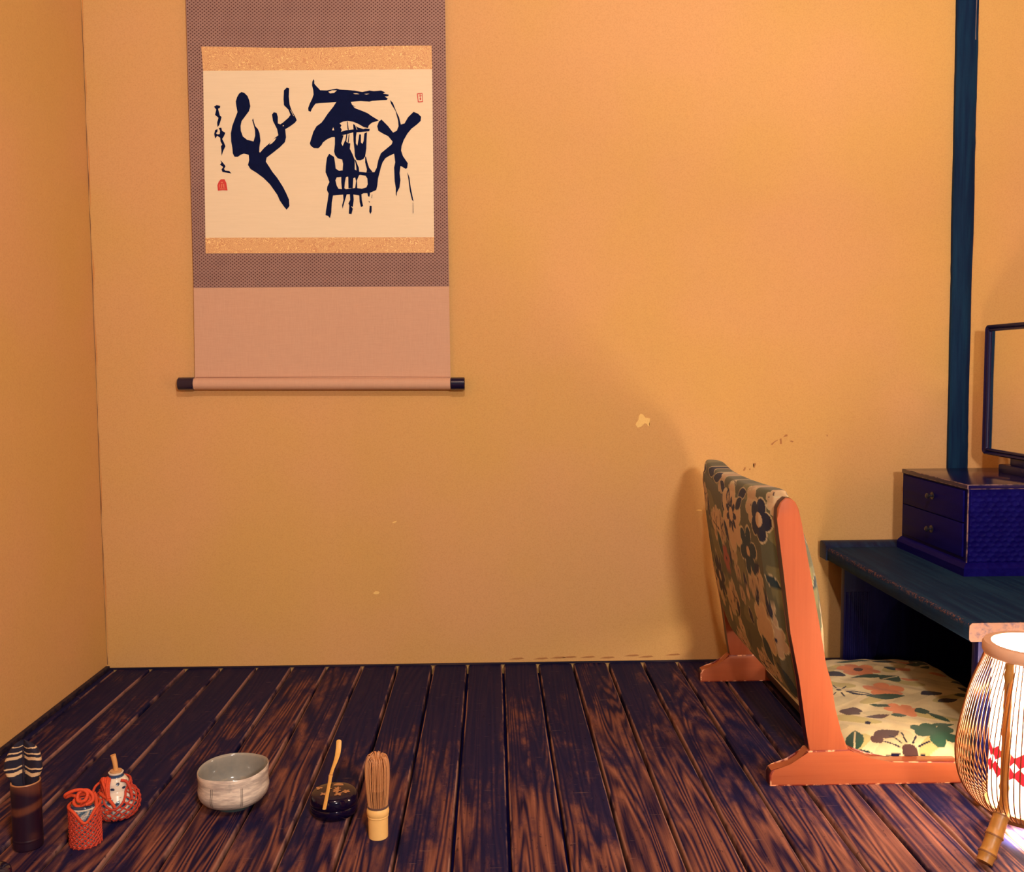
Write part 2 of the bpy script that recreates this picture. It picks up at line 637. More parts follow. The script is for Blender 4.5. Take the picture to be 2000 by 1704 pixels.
chip('plaster_chip', 0.366, 0.6005, [(-20, -72), (5, -62), (28, -30), (50, -28), (78, -22), (72, 10), (66, 34), (70, 60), (55, 56), (45, 34), (22, 26), (8, 40), (-15, 62), (-50, 72), (-72, 40), (-62, 18), (-42, -8), (-40, -40)], M_CHIP)
chip('plaster_chip', -0.2889, 0.1832, [(-34, 6), (-8, -15), (20, -12), (34, 0), (22, 14), (-12, 18)], M_CHIP)
chip('plaster_chip', -0.2421, 0.3578, [(-22, 8), (0, -6), (26, -12), (20, 2), (-4, 12)], M_CHIP)
chip('plaster_chip', 0.507, 0.3787, [(-40, 0), (-10, -8), (24, -4), (20, 8), (-14, 8)], M_CHIP)
for px, pz, pts in ((0.7058, 0.5498, [(-100, 50), (-96, 34), (-60, 8), (-34, -4), (-30, 2), (-62, 20), (-84, 48)]), (0.7058, 0.5498, [(-8, 38), (-12, -12), (6, -20), (12, 34), (4, 42)]),
                    (0.7058, 0.5498, [(24, -30), (44, -56), (64, -58), (70, -40), (46, -34)]), (0.7058, 0.5498, [(90, 10), (110, 4), (130, 14), (124, 24), (104, 20)]),
                    (0.6308, 0.485, [(-60, 10), (-48, 0), (-46, 26), (-62, 44), (-72, 36)]), (0.6308, 0.485, [(30, -34), (56, -38), (60, -26), (46, 12), (34, 10), (44, -18)]),
                    (0.6308, 0.485, [(-12, 24), (0, 16), (8, 26), (-6, 34)]), (0.82, 0.56, [(-6, -10), (4, -8), (5, 8), (-5, 8)])):
    chip('plaster_scar', px, pz, pts, M_SCAR, 0.00024, 0.0003)
for k in range(9):
    chip('plaster_scar', 0.06 + k * 0.047 + random.uniform(-0.02, 0.02), 0.012 + random.uniform(0, 0.006), [(-60, 6), (-10, -6), (50, -8), (70, 2), (20, 8)], M_SCAR, 0.0003, 0.0003)


# ------------------------------------------------------------------ hanging scroll
def build_scroll():
    YS = D - 0.012
    t = thing('hanging_scroll', 'hanging calligraphy scroll on grey patterned mount with two large ink characters', 'scroll', (-0.405, D, 0.68))
    # mount cloth with a small woven lattice
    n = NT('lattice_woven_mount', rough=0.85, spec=0.2)
    p = n.sep(n.pos())
    kx = 2 * PI / 0.0097
    kz = 2 * PI / 0.0078
    a = n.math('SINE', n.math('MULTIPLY', p[0], kx))
    b = n.math('SINE', n.math('MULTIPLY', p[2], kz))
    pr = n.math('MULTIPLY', a, b)
    f = n.step(pr, 0.15, 0.60)
    soft = n.noise(n.pos(), 9, 3, 0.5)
    c = n.mix(f, lin(156, 126, 118), lin(90, 58, 54))
    n.base(n.mix(n.math('MULTIPLY', n.step(soft, 0.4, 0.8), 0.2), c, lin(110, 84, 86)))
    n.bump(pr, 0.2, 0.0006)
    m_mount = n.m
    n = NT('plain_silk', rough=0.8, spec=0.2)
    q = n.pos()
    w1 = n.noise(n.mapv(q, (40, 40, 900)), 1.0, 3, 0.6)
    w2 = n.noise(n.mapv(q, (900, 40, 40)), 1.0, 3, 0.6)
    n.base(n.mix(n.math('MULTIPLY', n.math('ADD', w1, w2), 0.5), lin(190, 150, 126), lin(218, 178, 150)))
    n.bump(n.math('ADD', w1, w2), 0.15, 0.0005)
    m_silk = n.m
    n = NT('gold_brocade', rough=0.55, spec=0.3, metal=0.0)
    q = n.pos()
    fl = n.noise(n.mapv(q, (1, 1, 1.2)), 44, 2, 0.5, 1.2)
    ln = n.math('ABSOLUTE', n.math('SINE', n.math('MULTIPLY', fl, 52)))
    n.base(n.mix(n.step(ln, 0.62, 0.30), lin(210, 156, 110), lin(244, 212, 148)))
    n.bump(ln, 0.3, 0.0006)
    m_gold = n.m
    n = NT('cream_paper', rough=0.9, spec=0.15)
    q = n.pos()
    w1 = n.noise(n.mapv(q, (20, 40, 300)), 1.0, 3, 0.6)
    n.base(n.mix(w1, lin(228, 212, 180), lin(238, 222, 192)))
    m_paper = n.m
    m_ink = simple('sumi_ink', (0.003, 0.007, 0.045), 0.8, 0.3, 90, spec=0.08)
    m_red = simple('vermilion_seal', lin(205, 62, 58), 0.8, 0.25, 700)
    m_redp = simple('faint_seal', lin(218, 128, 98), 0.8, 0.2, 700)
    m_black = simple('black_lacquer_roller', (0.008, 0.006, 0.030), 0.15, 0.1, coat=0.4)

    def sheet(name, TL, TR, BL, BR, y, th, m, parent, wave=0.0, nx=40, nz=10):
        """slightly wavy cloth panel with thickness, bilinear between its corners (x,z)"""
        bm = bmesh.new()
        F, B = [], []
        for j in range(nz + 1):
            v = j / nz
            f_, b_ = [], []
            for i in range(nx + 1):
                u = i / nx
                x = (TL[0] * (1 - u) + TR[0] * u) * (1 - v) + (BL[0] * (1 - u) + BR[0] * u) * v
                z = (TL[1] * (1 - u) + TR[1] * u) * (1 - v) + (BL[1] * (1 - u) + BR[1] * u) * v
                z += wave * (1 - v) * (math.sin(u * 2 * PI + 2.0) * 0.5 - 0.2)
                bend = 0.0003 * math.sin(x * 9 + 1)
                f_.append(bm.verts.new((x, y + bend - th, z)))
                b_.append(bm.verts.new((x, y + bend, z)))
            F.append(f_)
            B.append(b_)
        for j in range(nz):
            for i in range(nx):
                bm.faces.new((F[j][i], F[j][i + 1], F[j + 1][i + 1], F[j + 1][i]))
                bm.faces.new((B[j][i], B[j + 1][i], B[j + 1][i + 1], B[j][i + 1]))
        for j in range(nz):
            bm.faces.new((F[j][0], F[j + 1][0], B[j + 1][0], B[j][0]))
            bm.faces.new((F[j][nx], B[j][nx], B[j + 1][nx], F[j + 1][nx]))
        for i in range(nx):
            bm.faces.new((F[0][i], B[0][i], B[0][i + 1], F[0][i + 1]))
            bm.faces.new((F[nz][i], F[nz][i + 1], B[nz][i + 1], B[nz][i]))
        return from_bm(name, bm, m, parent, 30)

    sheet('mount_cloth', (-0.7035, 1.80), (-0.1022, 1.80), (-0.707, 0.9262), (-0.1007, 0.9263), YS, 0.0014, m_mount, t, 0, 40, 24)
    sheet('lower_cloth', (-0.707, 0.9268), (-0.1007, 0.9268), (-0.7108, 0.705), (-0.1000, 0.701), YS - 0.0002, 0.0014, m_silk, t)
    sheet('brocade_band', (-0.6717, 1.4843), (-0.1346, 1.4861), (-0.6690, 1.4300), (-0.1341, 1.4330), YS - 0.0012, 0.0010, m_gold, t, 0.004)
    sheet('brocade_band', (-0.6756, 1.0443), (-0.1346, 1.0430), (-0.6760, 1.0075), (-0.1351, 1.0063), YS - 0.0012, 0.0010, m_gold, t)
    paper = sheet('paper', (-0.6690, 1.4302), (-0.1341, 1.4332), (-0.6756, 1.0440), (-0.1346, 1.0428), YS - 0.0012, 0.0009, m_paper, t)
    # roller: cloth wrapped round a rod, lacquered ends
    zc, R = 0.6975, 0.0140
    rows = []
    bm = bmesh.new()

    def rod(bm, x0, x1, z0, z1, y, r0, caps=True, n=2, seg=28, bev=0.0):
        pts, rr = [], []
        if bev:
            pts = [(x0, y, z0), (x0 + bev, y, z0), (x1 - bev, y, z1), (x1, y, z1)]
            rr = [r0 - bev, r0, r0, r0 - bev]
        else:
            pts = [(x0, y, z0), (x1, y, z1)]
            rr = [r0, r0]
        bm_tube(bm, pts, rr, seg)
    rod(bm, -0.7108, -0.0998, zc + 0.0014, zc - 0.0034, YS - 0.0062, R)
    wrap = from_bm('roller_wrap', bm, m_silk, t, 50)
    bm = bmesh.new()
    bm_tube(bm, [(-0.7085, YS - 0.0018, 0.7145), (-0.3, YS - 0.0020, 0.7125), (-0.1005, YS - 0.0018, 0.7102)], 0.0006, 6)
    from_bm('hem', bm, simple('hem_thread', lin(150, 98, 72), 0.9), t)
    for x0, x1, dz in ((-0.7485, -0.7105, 0.0016), (-0.1001, -0.0654, -0.0034)):
        bm = bmesh.new()
        rod(bm, x0, x1, zc + dz, zc + dz, YS - 0.0062, 0.0158, bev=0.0018)
        from_bm('roller_end', bm, m_black, t, 40)
    bm = bmesh.new()
    rod(bm, -0.7045, -0.1015, 1.80, 1.80, YS - 0.002, 0.006)
    from_bm('hanging_rod', bm, m_mount, t)
    tube('cord', [(-0.56, YS, 1.805), (-0.40, YS + 0.004, 1.93), (-0.25, YS, 1.805)], 0.0014, m_silk, t)
    tube('hook', [(-0.40, D + 0.004, 1.932), (-0.40, D - 0.012, 1.932), (-0.40, D - 0.014, 1.942)], 0.002, M_DARK, t)

    # brush strokes, outlines traced in photo pixels of two close-ups, laid on the paper
    def mp(px, py):
        return (-1.14401988 + 0.00120248641 * px - 2.62299e-05 * py, 1.5954725 - 3.59685e-06 * px - 0.00118462286 * py)

    cnt = [0]

    def ink(polys, ox, oy, s, name, m=m_ink, parent=paper):
        bm = bmesh.new()
        for poly in polys:
            cnt[0] += 1
            out = [mp(ox + a / s, oy + b / s) for a, b in poly]
            bend = lambda x: 0.0003 * math.sin(x * 9 + 1)
            y = YS - 0.0022 - 0.000012 * cnt[0]
            vs = [bm.verts.new((x, y + bend(x) - 0.00012, z)) for x, z in out]
            for tri in ear_clip(out):
                bm.faces.new([vs[i] for i in tri])
        return from_bm(name, bm, m, parent, 0, fix=False)

    RIGHT = [
        [(180, 80), (190, 100), (190, 130), (215, 160), (240, 185), (255, 203), (330, 205), (440, 185), (470, 195), (560, 200), (640, 207), (720, 222), (800, 205), (850, 212), (930, 205), (975, 225), (950, 238), (1015, 250), (1010, 266), (970, 272), (1005, 295), (990, 310), (930, 312), (830, 320), (800, 328), (700, 322), (600, 330), (430, 332), (340, 340), (250, 345), (205, 350), (185, 375), (165, 405), (150, 440), (125, 430), (122, 400), (140, 350), (165, 300), (182, 250), (178, 200), (165, 150), (168, 110)],
        [(440, 322), (590, 322), (610, 365), (650, 385), (620, 380), (640, 400), (720, 430), (780, 455), (830, 490), (905, 535), (880, 545), (830, 560), (795, 590), (785, 620), (740, 610), (680, 575), (620, 550), (560, 540), (510, 548), (470, 568), (492, 590), (480, 612), (495, 640), (450, 740), (410, 720), (380, 722), (330, 745), (285, 780), (270, 810), (235, 845), (185, 843), (150, 815), (140, 790), (155, 740), (180, 660), (215, 600), (270, 560), (300, 520), (340, 460), (400, 385)],
        [(475, 665), (540, 645), (620, 635), (700, 640), (760, 625), (805, 630), (800, 655), (700, 665), (620, 668), (545, 690), (490, 700)],
        [(418, 640), (480, 640), (500, 700), (515, 700), (490, 790), (505, 820), (530, 760), (560, 785), (590, 790), (585, 850), (615, 910), (640, 975), (640, 1080), (700, 1115), (660, 1160), (620, 1180), (560, 1160), (500, 1180), (505, 1080), (510, 1020), (500, 970), (450, 955), (420, 920), (410, 880), (418, 800)],
        [(552, 545), (560, 545), (572, 640), (560, 640)], [(620, 575), (640, 585), (662, 640), (625, 640)], [(650, 595), (668, 610), (735, 632), (700, 645), (668, 640)],
        [(545, 690), (556, 690), (545, 780), (530, 790)], [(572, 690), (580, 690), (572, 780), (560, 790)],
        [(622, 660), (660, 665), (652, 720), (652, 790), (668, 815), (682, 740), (688, 690), (708, 690), (708, 780), (725, 795), (738, 760), (745, 680), (775, 665), (770, 760), (768, 850), (755, 935), (735, 965), (700, 978), (660, 975), (640, 930), (635, 850), (625, 760)],
        [(355, 905), (410, 940), (420, 1000), (428, 1070), (465, 1095), (500, 1090), (520, 1100), (520, 1160), (440, 1168), (425, 1200), (440, 1260), (460, 1295), (500, 1300), (530, 1290), (540, 1300), (620, 1290), (650, 1285), (680, 1290), (720, 1295), (770, 1280), (785, 1245), (780, 1180), (760, 1150), (700, 1140), (660, 1150), (640, 1120), (690, 1105), (780, 1115), (860, 1110), (885, 1060), (900, 980), (930, 900), (990, 850), (1050, 800), (1090, 830), (1075, 905), (1020, 930), (980, 955), (950, 1000), (930, 1060), (918, 1110), (900, 1180), (892, 1260), (880, 1310), (800, 1345), (740, 1345), (690, 1370), (600, 1355), (520, 1360), (400, 1370), (350, 1350), (330, 1310), (335, 1270), (358, 1220), (340, 1170), (315, 1110), (318, 1040), (330, 950)],
        [(490, 1150), (545, 1150), (530, 1230), (525, 1300), (497, 1300), (490, 1220)], [(567, 1150), (625, 1160), (618, 1290), (570, 1290)], [(640, 1150), (690, 1140), (665, 1200), (668, 1290), (645, 1285), (655, 1210)],
        [(755, 935), (765, 940), (780, 1000), (800, 1060), (840, 1110), (770, 1115), (775, 1080), (755, 1000)], [(640, 970), (650, 975), (685, 1060), (690, 1110), (660, 1105), (655, 1040)],
        [(350, 1345), (400, 1365), (385, 1450), (380, 1560), (365, 1625), (345, 1600), (315, 1590), (320, 1540), (340, 1420)], [(510, 1345), (555, 1345), (530, 1430), (505, 1520), (500, 1480), (515, 1420)],
        [(585, 1345), (625, 1350), (630, 1420), (620, 1500), (600, 1490), (620, 1520), (605, 1580), (575, 1575), (580, 1480), (570, 1460), (590, 1420)], [(690, 1345), (715, 1350), (720, 1420), (735, 1490), (710, 1500), (695, 1440)], [(780, 1340), (812, 1345), (805, 1385), (790, 1380)],
        [(808, 1485), (830, 1490), (830, 1550), (815, 1580), (803, 1550)], [(795, 1430), (808, 1440), (812, 1450), (800, 1446)], [(832, 1360), (837, 1362), (833, 1400), (828, 1400)],
        [(1290, 440), (1340, 460), (1375, 495), (1370, 540), (1330, 580), (1270, 625), (1225, 680), (1185, 750), (1160, 820), (1155, 870), (1175, 930), (1230, 1010), (1225, 1060), (1210, 1075), (1150, 1040), (1140, 1120), (1150, 1200), (1140, 1280), (1110, 1340), (1108, 1380), (1098, 1360), (1098, 1290), (1085, 1210), (1078, 1060), (1090, 1000), (1080, 920), (1050, 800), (1060, 770), (1010, 710), (950, 680), (900, 650), (888, 600), (905, 550), (935, 525), (960, 550), (1010, 600), (1040, 640), (1065, 670), (1105, 650), (1125, 600), (1120, 540), (1090, 430), (1040, 350), (1030, 310), (1060, 340), (1100, 440), (1130, 500), (1150, 580), (1190, 570), (1230, 500)],
        [(1225, 1110), (1250, 1170), (1265, 1280), (1298, 1440), (1280, 1420), (1255, 1320), (1240, 1200)], [(1288, 1450), (1292, 1450), (1296, 1560), (1290, 1580)]]
    tag(ink(RIGHT, 580, 140, 5.681, 'ink_character'), 'right of the two large ink characters')
    LEFT = [[(455, 185), (490, 195), (530, 235), (550, 290), (563, 360), (545, 420), (500, 480), (455, 540), (442, 600), (445, 660), (470, 730), (520, 770), (600, 790), (620, 720), (618, 650), (600, 580), (585, 530), (597, 505), (605, 550), (620, 600), (655, 640), (675, 690), (685, 780), (672, 860), (670, 920), (680, 928), (730, 870), (800, 810), (870, 740), (905, 715), (890, 640), (870, 600), (840, 540), (828, 460), (850, 432), (885, 440), (900, 490), (900, 570), (930, 580), (960, 560), (1030, 500), (1055, 465), (1030, 400), (975, 345), (970, 270), (975, 165), (1010, 130), (1040, 140), (1035, 240), (1045, 340), (1070, 410), (1110, 480), (1132, 530), (1110, 560), (1050, 605), (990, 640), (1000, 740), (985, 800), (920, 865), (850, 920), (760, 990), (750, 1040), (790, 1100), (830, 1165), (890, 1240), (960, 1350), (1000, 1430), (1035, 1510), (1040, 1590), (1005, 1635), (975, 1600), (920, 1520), (890, 1450), (800, 1320), (720, 1240), (640, 1180), (560, 1130), (530, 1080), (545, 1020), (540, 955), (480, 940), (440, 955), (405, 980), (365, 978), (345, 940), (338, 860), (325, 790), (322, 690), (340, 600), (370, 520), (405, 430), (390, 350), (385, 300), (400, 250), (425, 205)]]
    tag(ink(LEFT, 400, 150, 6.311, 'ink_character'), 'left of the two large ink characters')
    m_wipe = m_paper
    for q in ([(795, 832), (810, 800), (850, 762), (882, 745), (860, 780), (825, 815)], [(958, 600), (965, 590), (975, 596), (966, 606)], [(1052, 400), (1062, 410), (1098, 480), (1092, 480)]):
        ink([q], 400, 150, 6.311, 'dry_brush_streak', m_wipe)
    for q in ([(345, 220), (385, 205), (440, 205), (410, 232), (365, 238)], [(388, 645), (400, 612), (412, 645)], [(620, 238), (660, 236), (690, 246), (640, 246)], [(740, 244), (800, 240), (770, 250)]):
        ink([q], 580, 140, 5.681, 'dry_brush_streak', m_wipe)
    SIGN = [[(118, 365), (150, 345), (195, 355), (190, 380), (168, 390), (178, 430), (190, 475), (210, 490), (200, 530), (180, 590), (160, 615), (155, 560), (172, 500), (130, 465), (145, 400)],
            [(175, 625), (205, 620), (215, 660), (255, 685), (235, 730), (215, 760), (235, 800), (255, 850), (230, 900), (205, 970), (205, 900), (200, 850), (215, 830), (195, 790), (190, 745), (155, 720), (130, 755), (118, 700), (130, 650), (160, 640), (158, 670), (140, 690), (160, 705), (185, 700), (190, 660)],
            [(190, 1022), (220, 1050), (255, 1095), (235, 1130), (250, 1150), (300, 1155), (325, 1185), (280, 1178), (215, 1165), (205, 1135), (225, 1105), (185, 1075), (205, 1055)]]
    tag(ink(SIGN, 400, 150, 6.311, 'signature'), 'small brushed signature column')
    tag(ink([[(195, 1258), (240, 1256), (262, 1300), (277, 1395), (215, 1392), (158, 1398), (152, 1330), (170, 1285)]], 400, 150, 6.311, 'seal', m_red), 'red rounded seal below the signature')
    ink([[(196, 1290), (222, 1290), (222, 1300), (196, 1300)], [(200, 1315), (212, 1315), (206, 1365), (196, 1365)], [(220, 1310), (236, 1320), (240, 1365), (226, 1360)], [(180, 1370), (255, 1374), (250, 1382), (180, 1380)], [(176, 1320), (184, 1320), (180, 1360), (172, 1360)]], 400, 150, 6.311, 'seal_mark', m_redp)
    ink([[(1326, 240), (1334, 238), (1346, 330), (1338, 334)], [(1334, 236), (1386, 232), (1386, 240), (1334, 246)], [(1382, 236), (1388, 236), (1394, 330), (1387, 332)], [(1340, 326), (1392, 324), (1392, 332), (1340, 336)], [(1345, 262), (1380, 258), (1380, 264), (1345, 268)], [(1358, 244), (1364, 244), (1368, 300), (1362, 300)], [(1356, 290), (1374, 286), (1372, 308), (1360, 310)]], 580, 140, 5.681, 'seal', m_red)


build_scroll()


# ------------------------------------------------------------------ printed fabric painter
class Paint:
    """paints flat print into an array of points given in metres on the cloth"""

    def __init__(self, A, B, ground):
        self.A, self.B = A, B
        self.C = np.empty(A.shape + (3,))
        self.C[:] = ground

    def put(self, mask, col):
        self.C[mask] = col

    def flower(self, a, b, r, n, col, eye=None, er=0.25, rot=0.0, outline=None, rays=None, depth=0.32, sq=1.0):
        dx, dy = (self.A - a), (self.B - b) / sq
        ang = np.arctan2(dy, dx) + rot
        d = np.hypot(dx, dy)
        lim = r * (1 - depth + depth * np.abs(np.cos(ang * n / 2)) ** 0.7)
        if outline is not None:
            self.put(d < lim + r * 0.09, outline)
        self.put(d < lim, col)
        if rays is not None:
            k = np.abs(((ang * n / (2 * np.pi)) + 0.5) % 1 - 0.5) * (2 * np.pi / n) * d
            self.put((k < r * 0.055) & (d < r * 0.72) & (d > r * 0.2), rays)
        if eye is not None:
            self.put(d < r * er, eye)

    def daisy(self, a, b, r, n, ray, eye, er=0.2, rot=0.0):
        dx, dy = (self.A - a), (self.B - b)
        ang = np.arctan2(dy, dx) + rot
        d = np.hypot(dx, dy)
        k = np.abs(((ang * n / (2 * np.pi)) + 0.5) % 1 - 0.5) * (2 * np.pi / n) * d
        self.put((k < 0.0016) & (d < r) & (d > r * 0.38), ray)
        self.put(d < r * er, eye)

    def leaf(self, a, b, l, w, deg, col, vein=None, edge=None):
        t = math.radians(deg)
        u = ((self.A - a) * math.cos(t) + (self.B - b) * math.sin(t)) / (l / 2)
        v = (-(self.A - a) * math.sin(t) + (self.B - b) * math.cos(t)) / (w / 2)
        s = np.clip(1 - u * u, 0, None)
        if edge is not None:
            self.put((np.abs(u) < 1.06) & (np.abs(v) < np.clip(1.1 - u * u, 0, None) + 0.12), edge)
        m = (np.abs(u) < 1) & (np.abs(v) < s)
        self.put(m, col)
        if vein is not None:
            self.put(m & (np.abs(v) < 0.10) & (np.abs(u) < 0.85), vein)


OLIVE = np.array(lin(94, 94, 62))
SAGE = np.array(lin(124, 120, 76))
CREAM = np.array(lin(216, 184, 140))
PALE = np.array(lin(230, 212, 164))
INK = np.array((0.005, 0.003, 0.030))
TEAL = np.array((0.006, 0.030, 0.038))
GREEN = np.array((0.016, 0.065, 0.038))
PINK = np.array(lin(176, 96, 76))
ORNG = np.array(lin(224, 138, 92))
BRN = np.array(lin(84, 56, 56))


def fabric_material():
    n = NT('moquette_fabric', rough=0.95, spec=0.1)
    c = n.attr('Col')
    f = n.noise(n.coord(), 900, 3, 0.7)
    w = n.noise(n.coord(), 60, 3, 0.6)
    c = n.mix(n.math('MULTIPLY', n.step(w, 0.35, 0.75), 0.10), c, (0.12, 0.10, 0.05))
    n.base(n.mix(n.math('MULTIPLY', f, 0.25), c, (0.02, 0.015, 0.02)))
    n.bump(n.math('ADD', f, w), 0.35, 0.0012)
    n.b.inputs['Sheen Weight'].default_value = 0.15
    n.b.inputs['Sheen Roughness'].default_value = 0.5
    return n.m


def paint_back(Y, Z):
    p = Paint(Y, Z, OLIVE)
    gn = np.sin(Y * 31 + 2 * np.sin(Z * 23)) * np.sin(Z * 37 + 1.3)
    p.put(gn > 0.35, SAGE)
    for k in range(34):
        rr = random.Random(300 + k)
        p.flower(1.60 + rr.random() * 0.56, 0.12 + rr.random() * 0.39, rr.uniform(0.018, 0.036), rr.choice((5, 6)), CREAM * rr.uniform(0.75, 1.0), eye=INK, er=0.14, rot=rr.random() * 6, rays=(INK if k % 3 == 0 else None), outline=PALE * 0.8)
    # top fringe of dark leaves
    for y, z, l, d in ((2.02, 0.505, 0.06, 5), (1.955, 0.500, 0.07, -8), (1.90, 0.488, 0.05, 20), (1.83, 0.498, 0.05, -10), (1.76, 0.492, 0.05, -16), (2.10, 0.505, 0.05, 0), (2.155, 0.475, 0.05, 80), (1.895, 0.455, 0.045, 70)):
        p.leaf(y, z, l, 0.020, d, INK, edge=PALE * 0.75)
    p.flower(1.834, 0.436, 0.066, 6, CREAM, eye=None, rot=0.4, outline=PALE * 0.85)
    p.flower(1.834, 0.442, 0.036, 9, INK, eye=CREAM, er=0.40, rot=0.3, depth=0.62)
    p.leaf(1.852, 0.474, 0.036, 0.026, 90, INK)
    p.leaf(1.852, 0.472, 0.024, 0.012, 90, CREAM)
    p.flower(1.664, 0.458, 0.040, 5, INK, eye=CREAM, er=0.34, rot=0.6, outline=PALE * 0.8)
    p.flower(1.740, 0.386, 0.050, 6, TEAL, eye=CREAM, er=0.20, rot=0.2, outline=PALE * 0.8, depth=0.5)
    p.leaf(1.70, 0.362, 0.040, 0.018, -30, INK)
    p.flower(1.98, 0.395, 0.040, 6, CREAM, eye=INK, er=0.12, rot=0.9, rays=INK)
    p.leaf(1.963, 0.360, 0.060, 0.036, 60, GREEN, vein=TEAL, edge=PALE * 0.7)
    p.flower(1.922, 0.336, 0.030, 6, PINK, eye=INK, er=0.2, rot=0.2)
    p.leaf(1.88, 0.345, 0.045, 0.018, 100, INK)
    p.flower(2.030, 0.277, 0.052, 8, INK, eye=CREAM, er=0.22, rot=0.1, depth=0.5, outline=PALE * 0.7)
    p.flower(2.12, 0.255, 0.045, 6, CREAM, eye=INK, er=0.16, rays=INK)
    p.flower(2.15, 0.44, 0.040, 6, CREAM, eye=INK, er=0.2, rays=PINK)
    p.leaf(2.05, 0.425, 0.055, 0.022, 95, INK, edge=CREAM)
    p.leaf(2.12, 0.400, 0.060, 0.022, 80, INK, edge=CREAM)
    p.leaf(2.18, 0.336, 0.07, 0.025, 100, INK)
    p.leaf(2.10, 0.335, 0.06, 0.022, 110, TEAL)
    p.leaf(1.79, 0.318, 0.034, 0.024, 60, INK, edge=PALE * 0.7)
    p.leaf(1.725, 0.300, 0.060, 0.020, -55, INK, edge=PALE * 0.7)
    p.leaf(1.785, 0.296, 0.030, 0.022, 90, CREAM)
    p.leaf(1.795, 0.250, 0.034, 0.024, 70, INK, edge=PALE * 0.7)
    p.flower(1.712, 0.246, 0.050, 6, CREAM, eye=None, rot=0.3, outline=PALE)
    p.leaf(1.895, 0.238, 0.045, 0.020, 120, INK, edge=CREAM)
    p.leaf(1.935, 0.255, 0.05, 0.020, 100, CREAM)
    p.leaf(1.728, 0.200, 0.060, 0.046, 60, TEAL, vein=GREEN, edge=PALE * 0.7)
    p.leaf(1.66, 0.165, 0.08, 0.036, 40, TEAL)
    p.leaf(1.665, 0.300, 0.05, 0.022, 70, INK, edge=PALE * 0.7)
    p.leaf(1.64, 0.350, 0.04, 0.020, 20, TEAL, edge=PALE * 0.7)
    p.flower(1.80, 0.150, 0.034, 6, CREAM, eye=INK, er=0.18, rays=INK)
    p.flower(1.955, 0.150, 0.034, 6, CREAM, eye=INK, er=0.18, rays=PINK)
    p.leaf(1.885, 0.400, 0.05, 0.022, 60, INK, edge=PALE * 0.7)
    p.leaf(1.78, 0.470, 0.05, 0.020, 150, INK, edge=PALE * 0.7)
    p.leaf(2.0, 0.20, 0.05, 0.02, 120, CREAM)
    p.leaf(1.86, 0.185, 0.06, 0.02, 130, OLIVE * 0.7)
    return p.C


def paint_seat(X, Y):
    p = Paint(X, Y, PALE)
    gn = np.sin(X * 43 + 2 * np.sin(Y * 29)) * np.sin(Y * 33 + 0.6)
    p.put(gn > 0.45, PALE * 0.82)
    p.put(gn < -0.6, np.array(lin(196, 180, 118)))
    p.leaf(0.812, 2.090, 0.09, 0.022, 8, GREEN)
    p.flower(0.798, 2.021, 0.046, 6, ORNG, eye=BRN, er=0.22, rot=0.4)
    p.leaf(0.800, 1.974, 0.080, 0.022, 8, GREEN)
    p.leaf(0.842, 1.960, 0.048, 0.050, 20, GREEN, vein=PALE)
    p.leaf(0.736, 1.995, 0.05, 0.036, -40, INK)
    p.leaf(0.715, 2.01, 0.04, 0.026, 40, INK)
    p.flower(0.800, 1.888, 0.042, 5, ORNG, rot=1.1, depth=0.4)
    p.leaf(0.786, 1.849, 0.080, 0.030, -4, GREEN)
    p.daisy(0.708, 1.893, 0.034, 8, INK, INK, 0.16)
    p.leaf(0.742, 1.870, 0.055, 0.026, -28, INK)
    p.leaf(0.744, 1.869, 0.036, 0.010, -28, PALE)
    p.leaf(0.758, 1.800, 0.045, 0.018, -25, GREEN)
    p.flower(0.788, 1.774, 0.034, 6, ORNG, rot=0.2, depth=0.4)
    p.leaf(0.770, 1.748, 0.030, 0.020, 0, GREEN)
    p.leaf(0.686, 1.775, 0.036, 0.040, 50, BRN)
    p.leaf(0.698, 1.782, 0.030, 0.026, -20, BRN)
    p.leaf(0.728, 1.748, 0.050, 0.018, 5, BRN)
    p.leaf(0.700, 1.722, 0.012, 0.012, 5, INK)
    p.leaf(0.822, 1.765, 0.030, 0.030, 0, GREEN)
    p.leaf(0.840, 1.735, 0.050, 0.016, -60, GREEN)
    p.flower(0.806, 1.668, 0.040, 5, GREEN * 1.4, rot=0.7, depth=0.5)
    p.leaf(0.780, 1.690, 0.03, 0.03, 10, GREEN * 1.4)
    p.leaf(0.830, 1.700, 0.05, 0.016, 10, GREEN * 1.4)
    p.leaf(0.652, 1.662, 0.066, 0.032, 68, GREEN, vein=PALE)
    p.leaf(0.662, 1.615, 0.060, 0.026, -45, TEAL)
    p.leaf(0.714, 1.672, 0.052, 0.036, 10, BRN)
    p.leaf(0.690, 1.655, 0.026, 0.024, 20, BRN)
    p.daisy(0.738, 1.625, 0.046, 11, INK, BRN, 0.30, 0.2)
    p.leaf(0.800, 1.605, 0.036, 0.030, 30, TEAL)
    for k in range(26):
        rr = random.Random(900 + k)
        p.leaf(rr.uniform(0.875, 1.0), rr.uniform(1.63, 2.12), rr.uniform(0.03, 0.06), rr.uniform(0.015, 0.03), rr.uniform(-40, 40), (GREEN, INK, TEAL, ORNG)[k % 4])
    return p.C


M_FABRIC = fabric_material()


def mat_varnish(name, axis):
    n = NT(name, rough=0.28, spec=0.5, coat=0.25)
    p = n.coord()
    sc = [150, 150, 150]
    sc[axis] = 5
    g = n.noise(n.mapv(p, tuple(sc)), 1.0, 4, 0.6, 0.2)
    n.base(n.mix(g, (0.31, 0.073, 0.030), (0.42, 0.110, 0.042)))
    n.rough(n.math('ADD', 0.24, n.math('MULTIPLY', g, 0.12)))
    n.bump(g, 0.06, 0.0005)
    return n.m


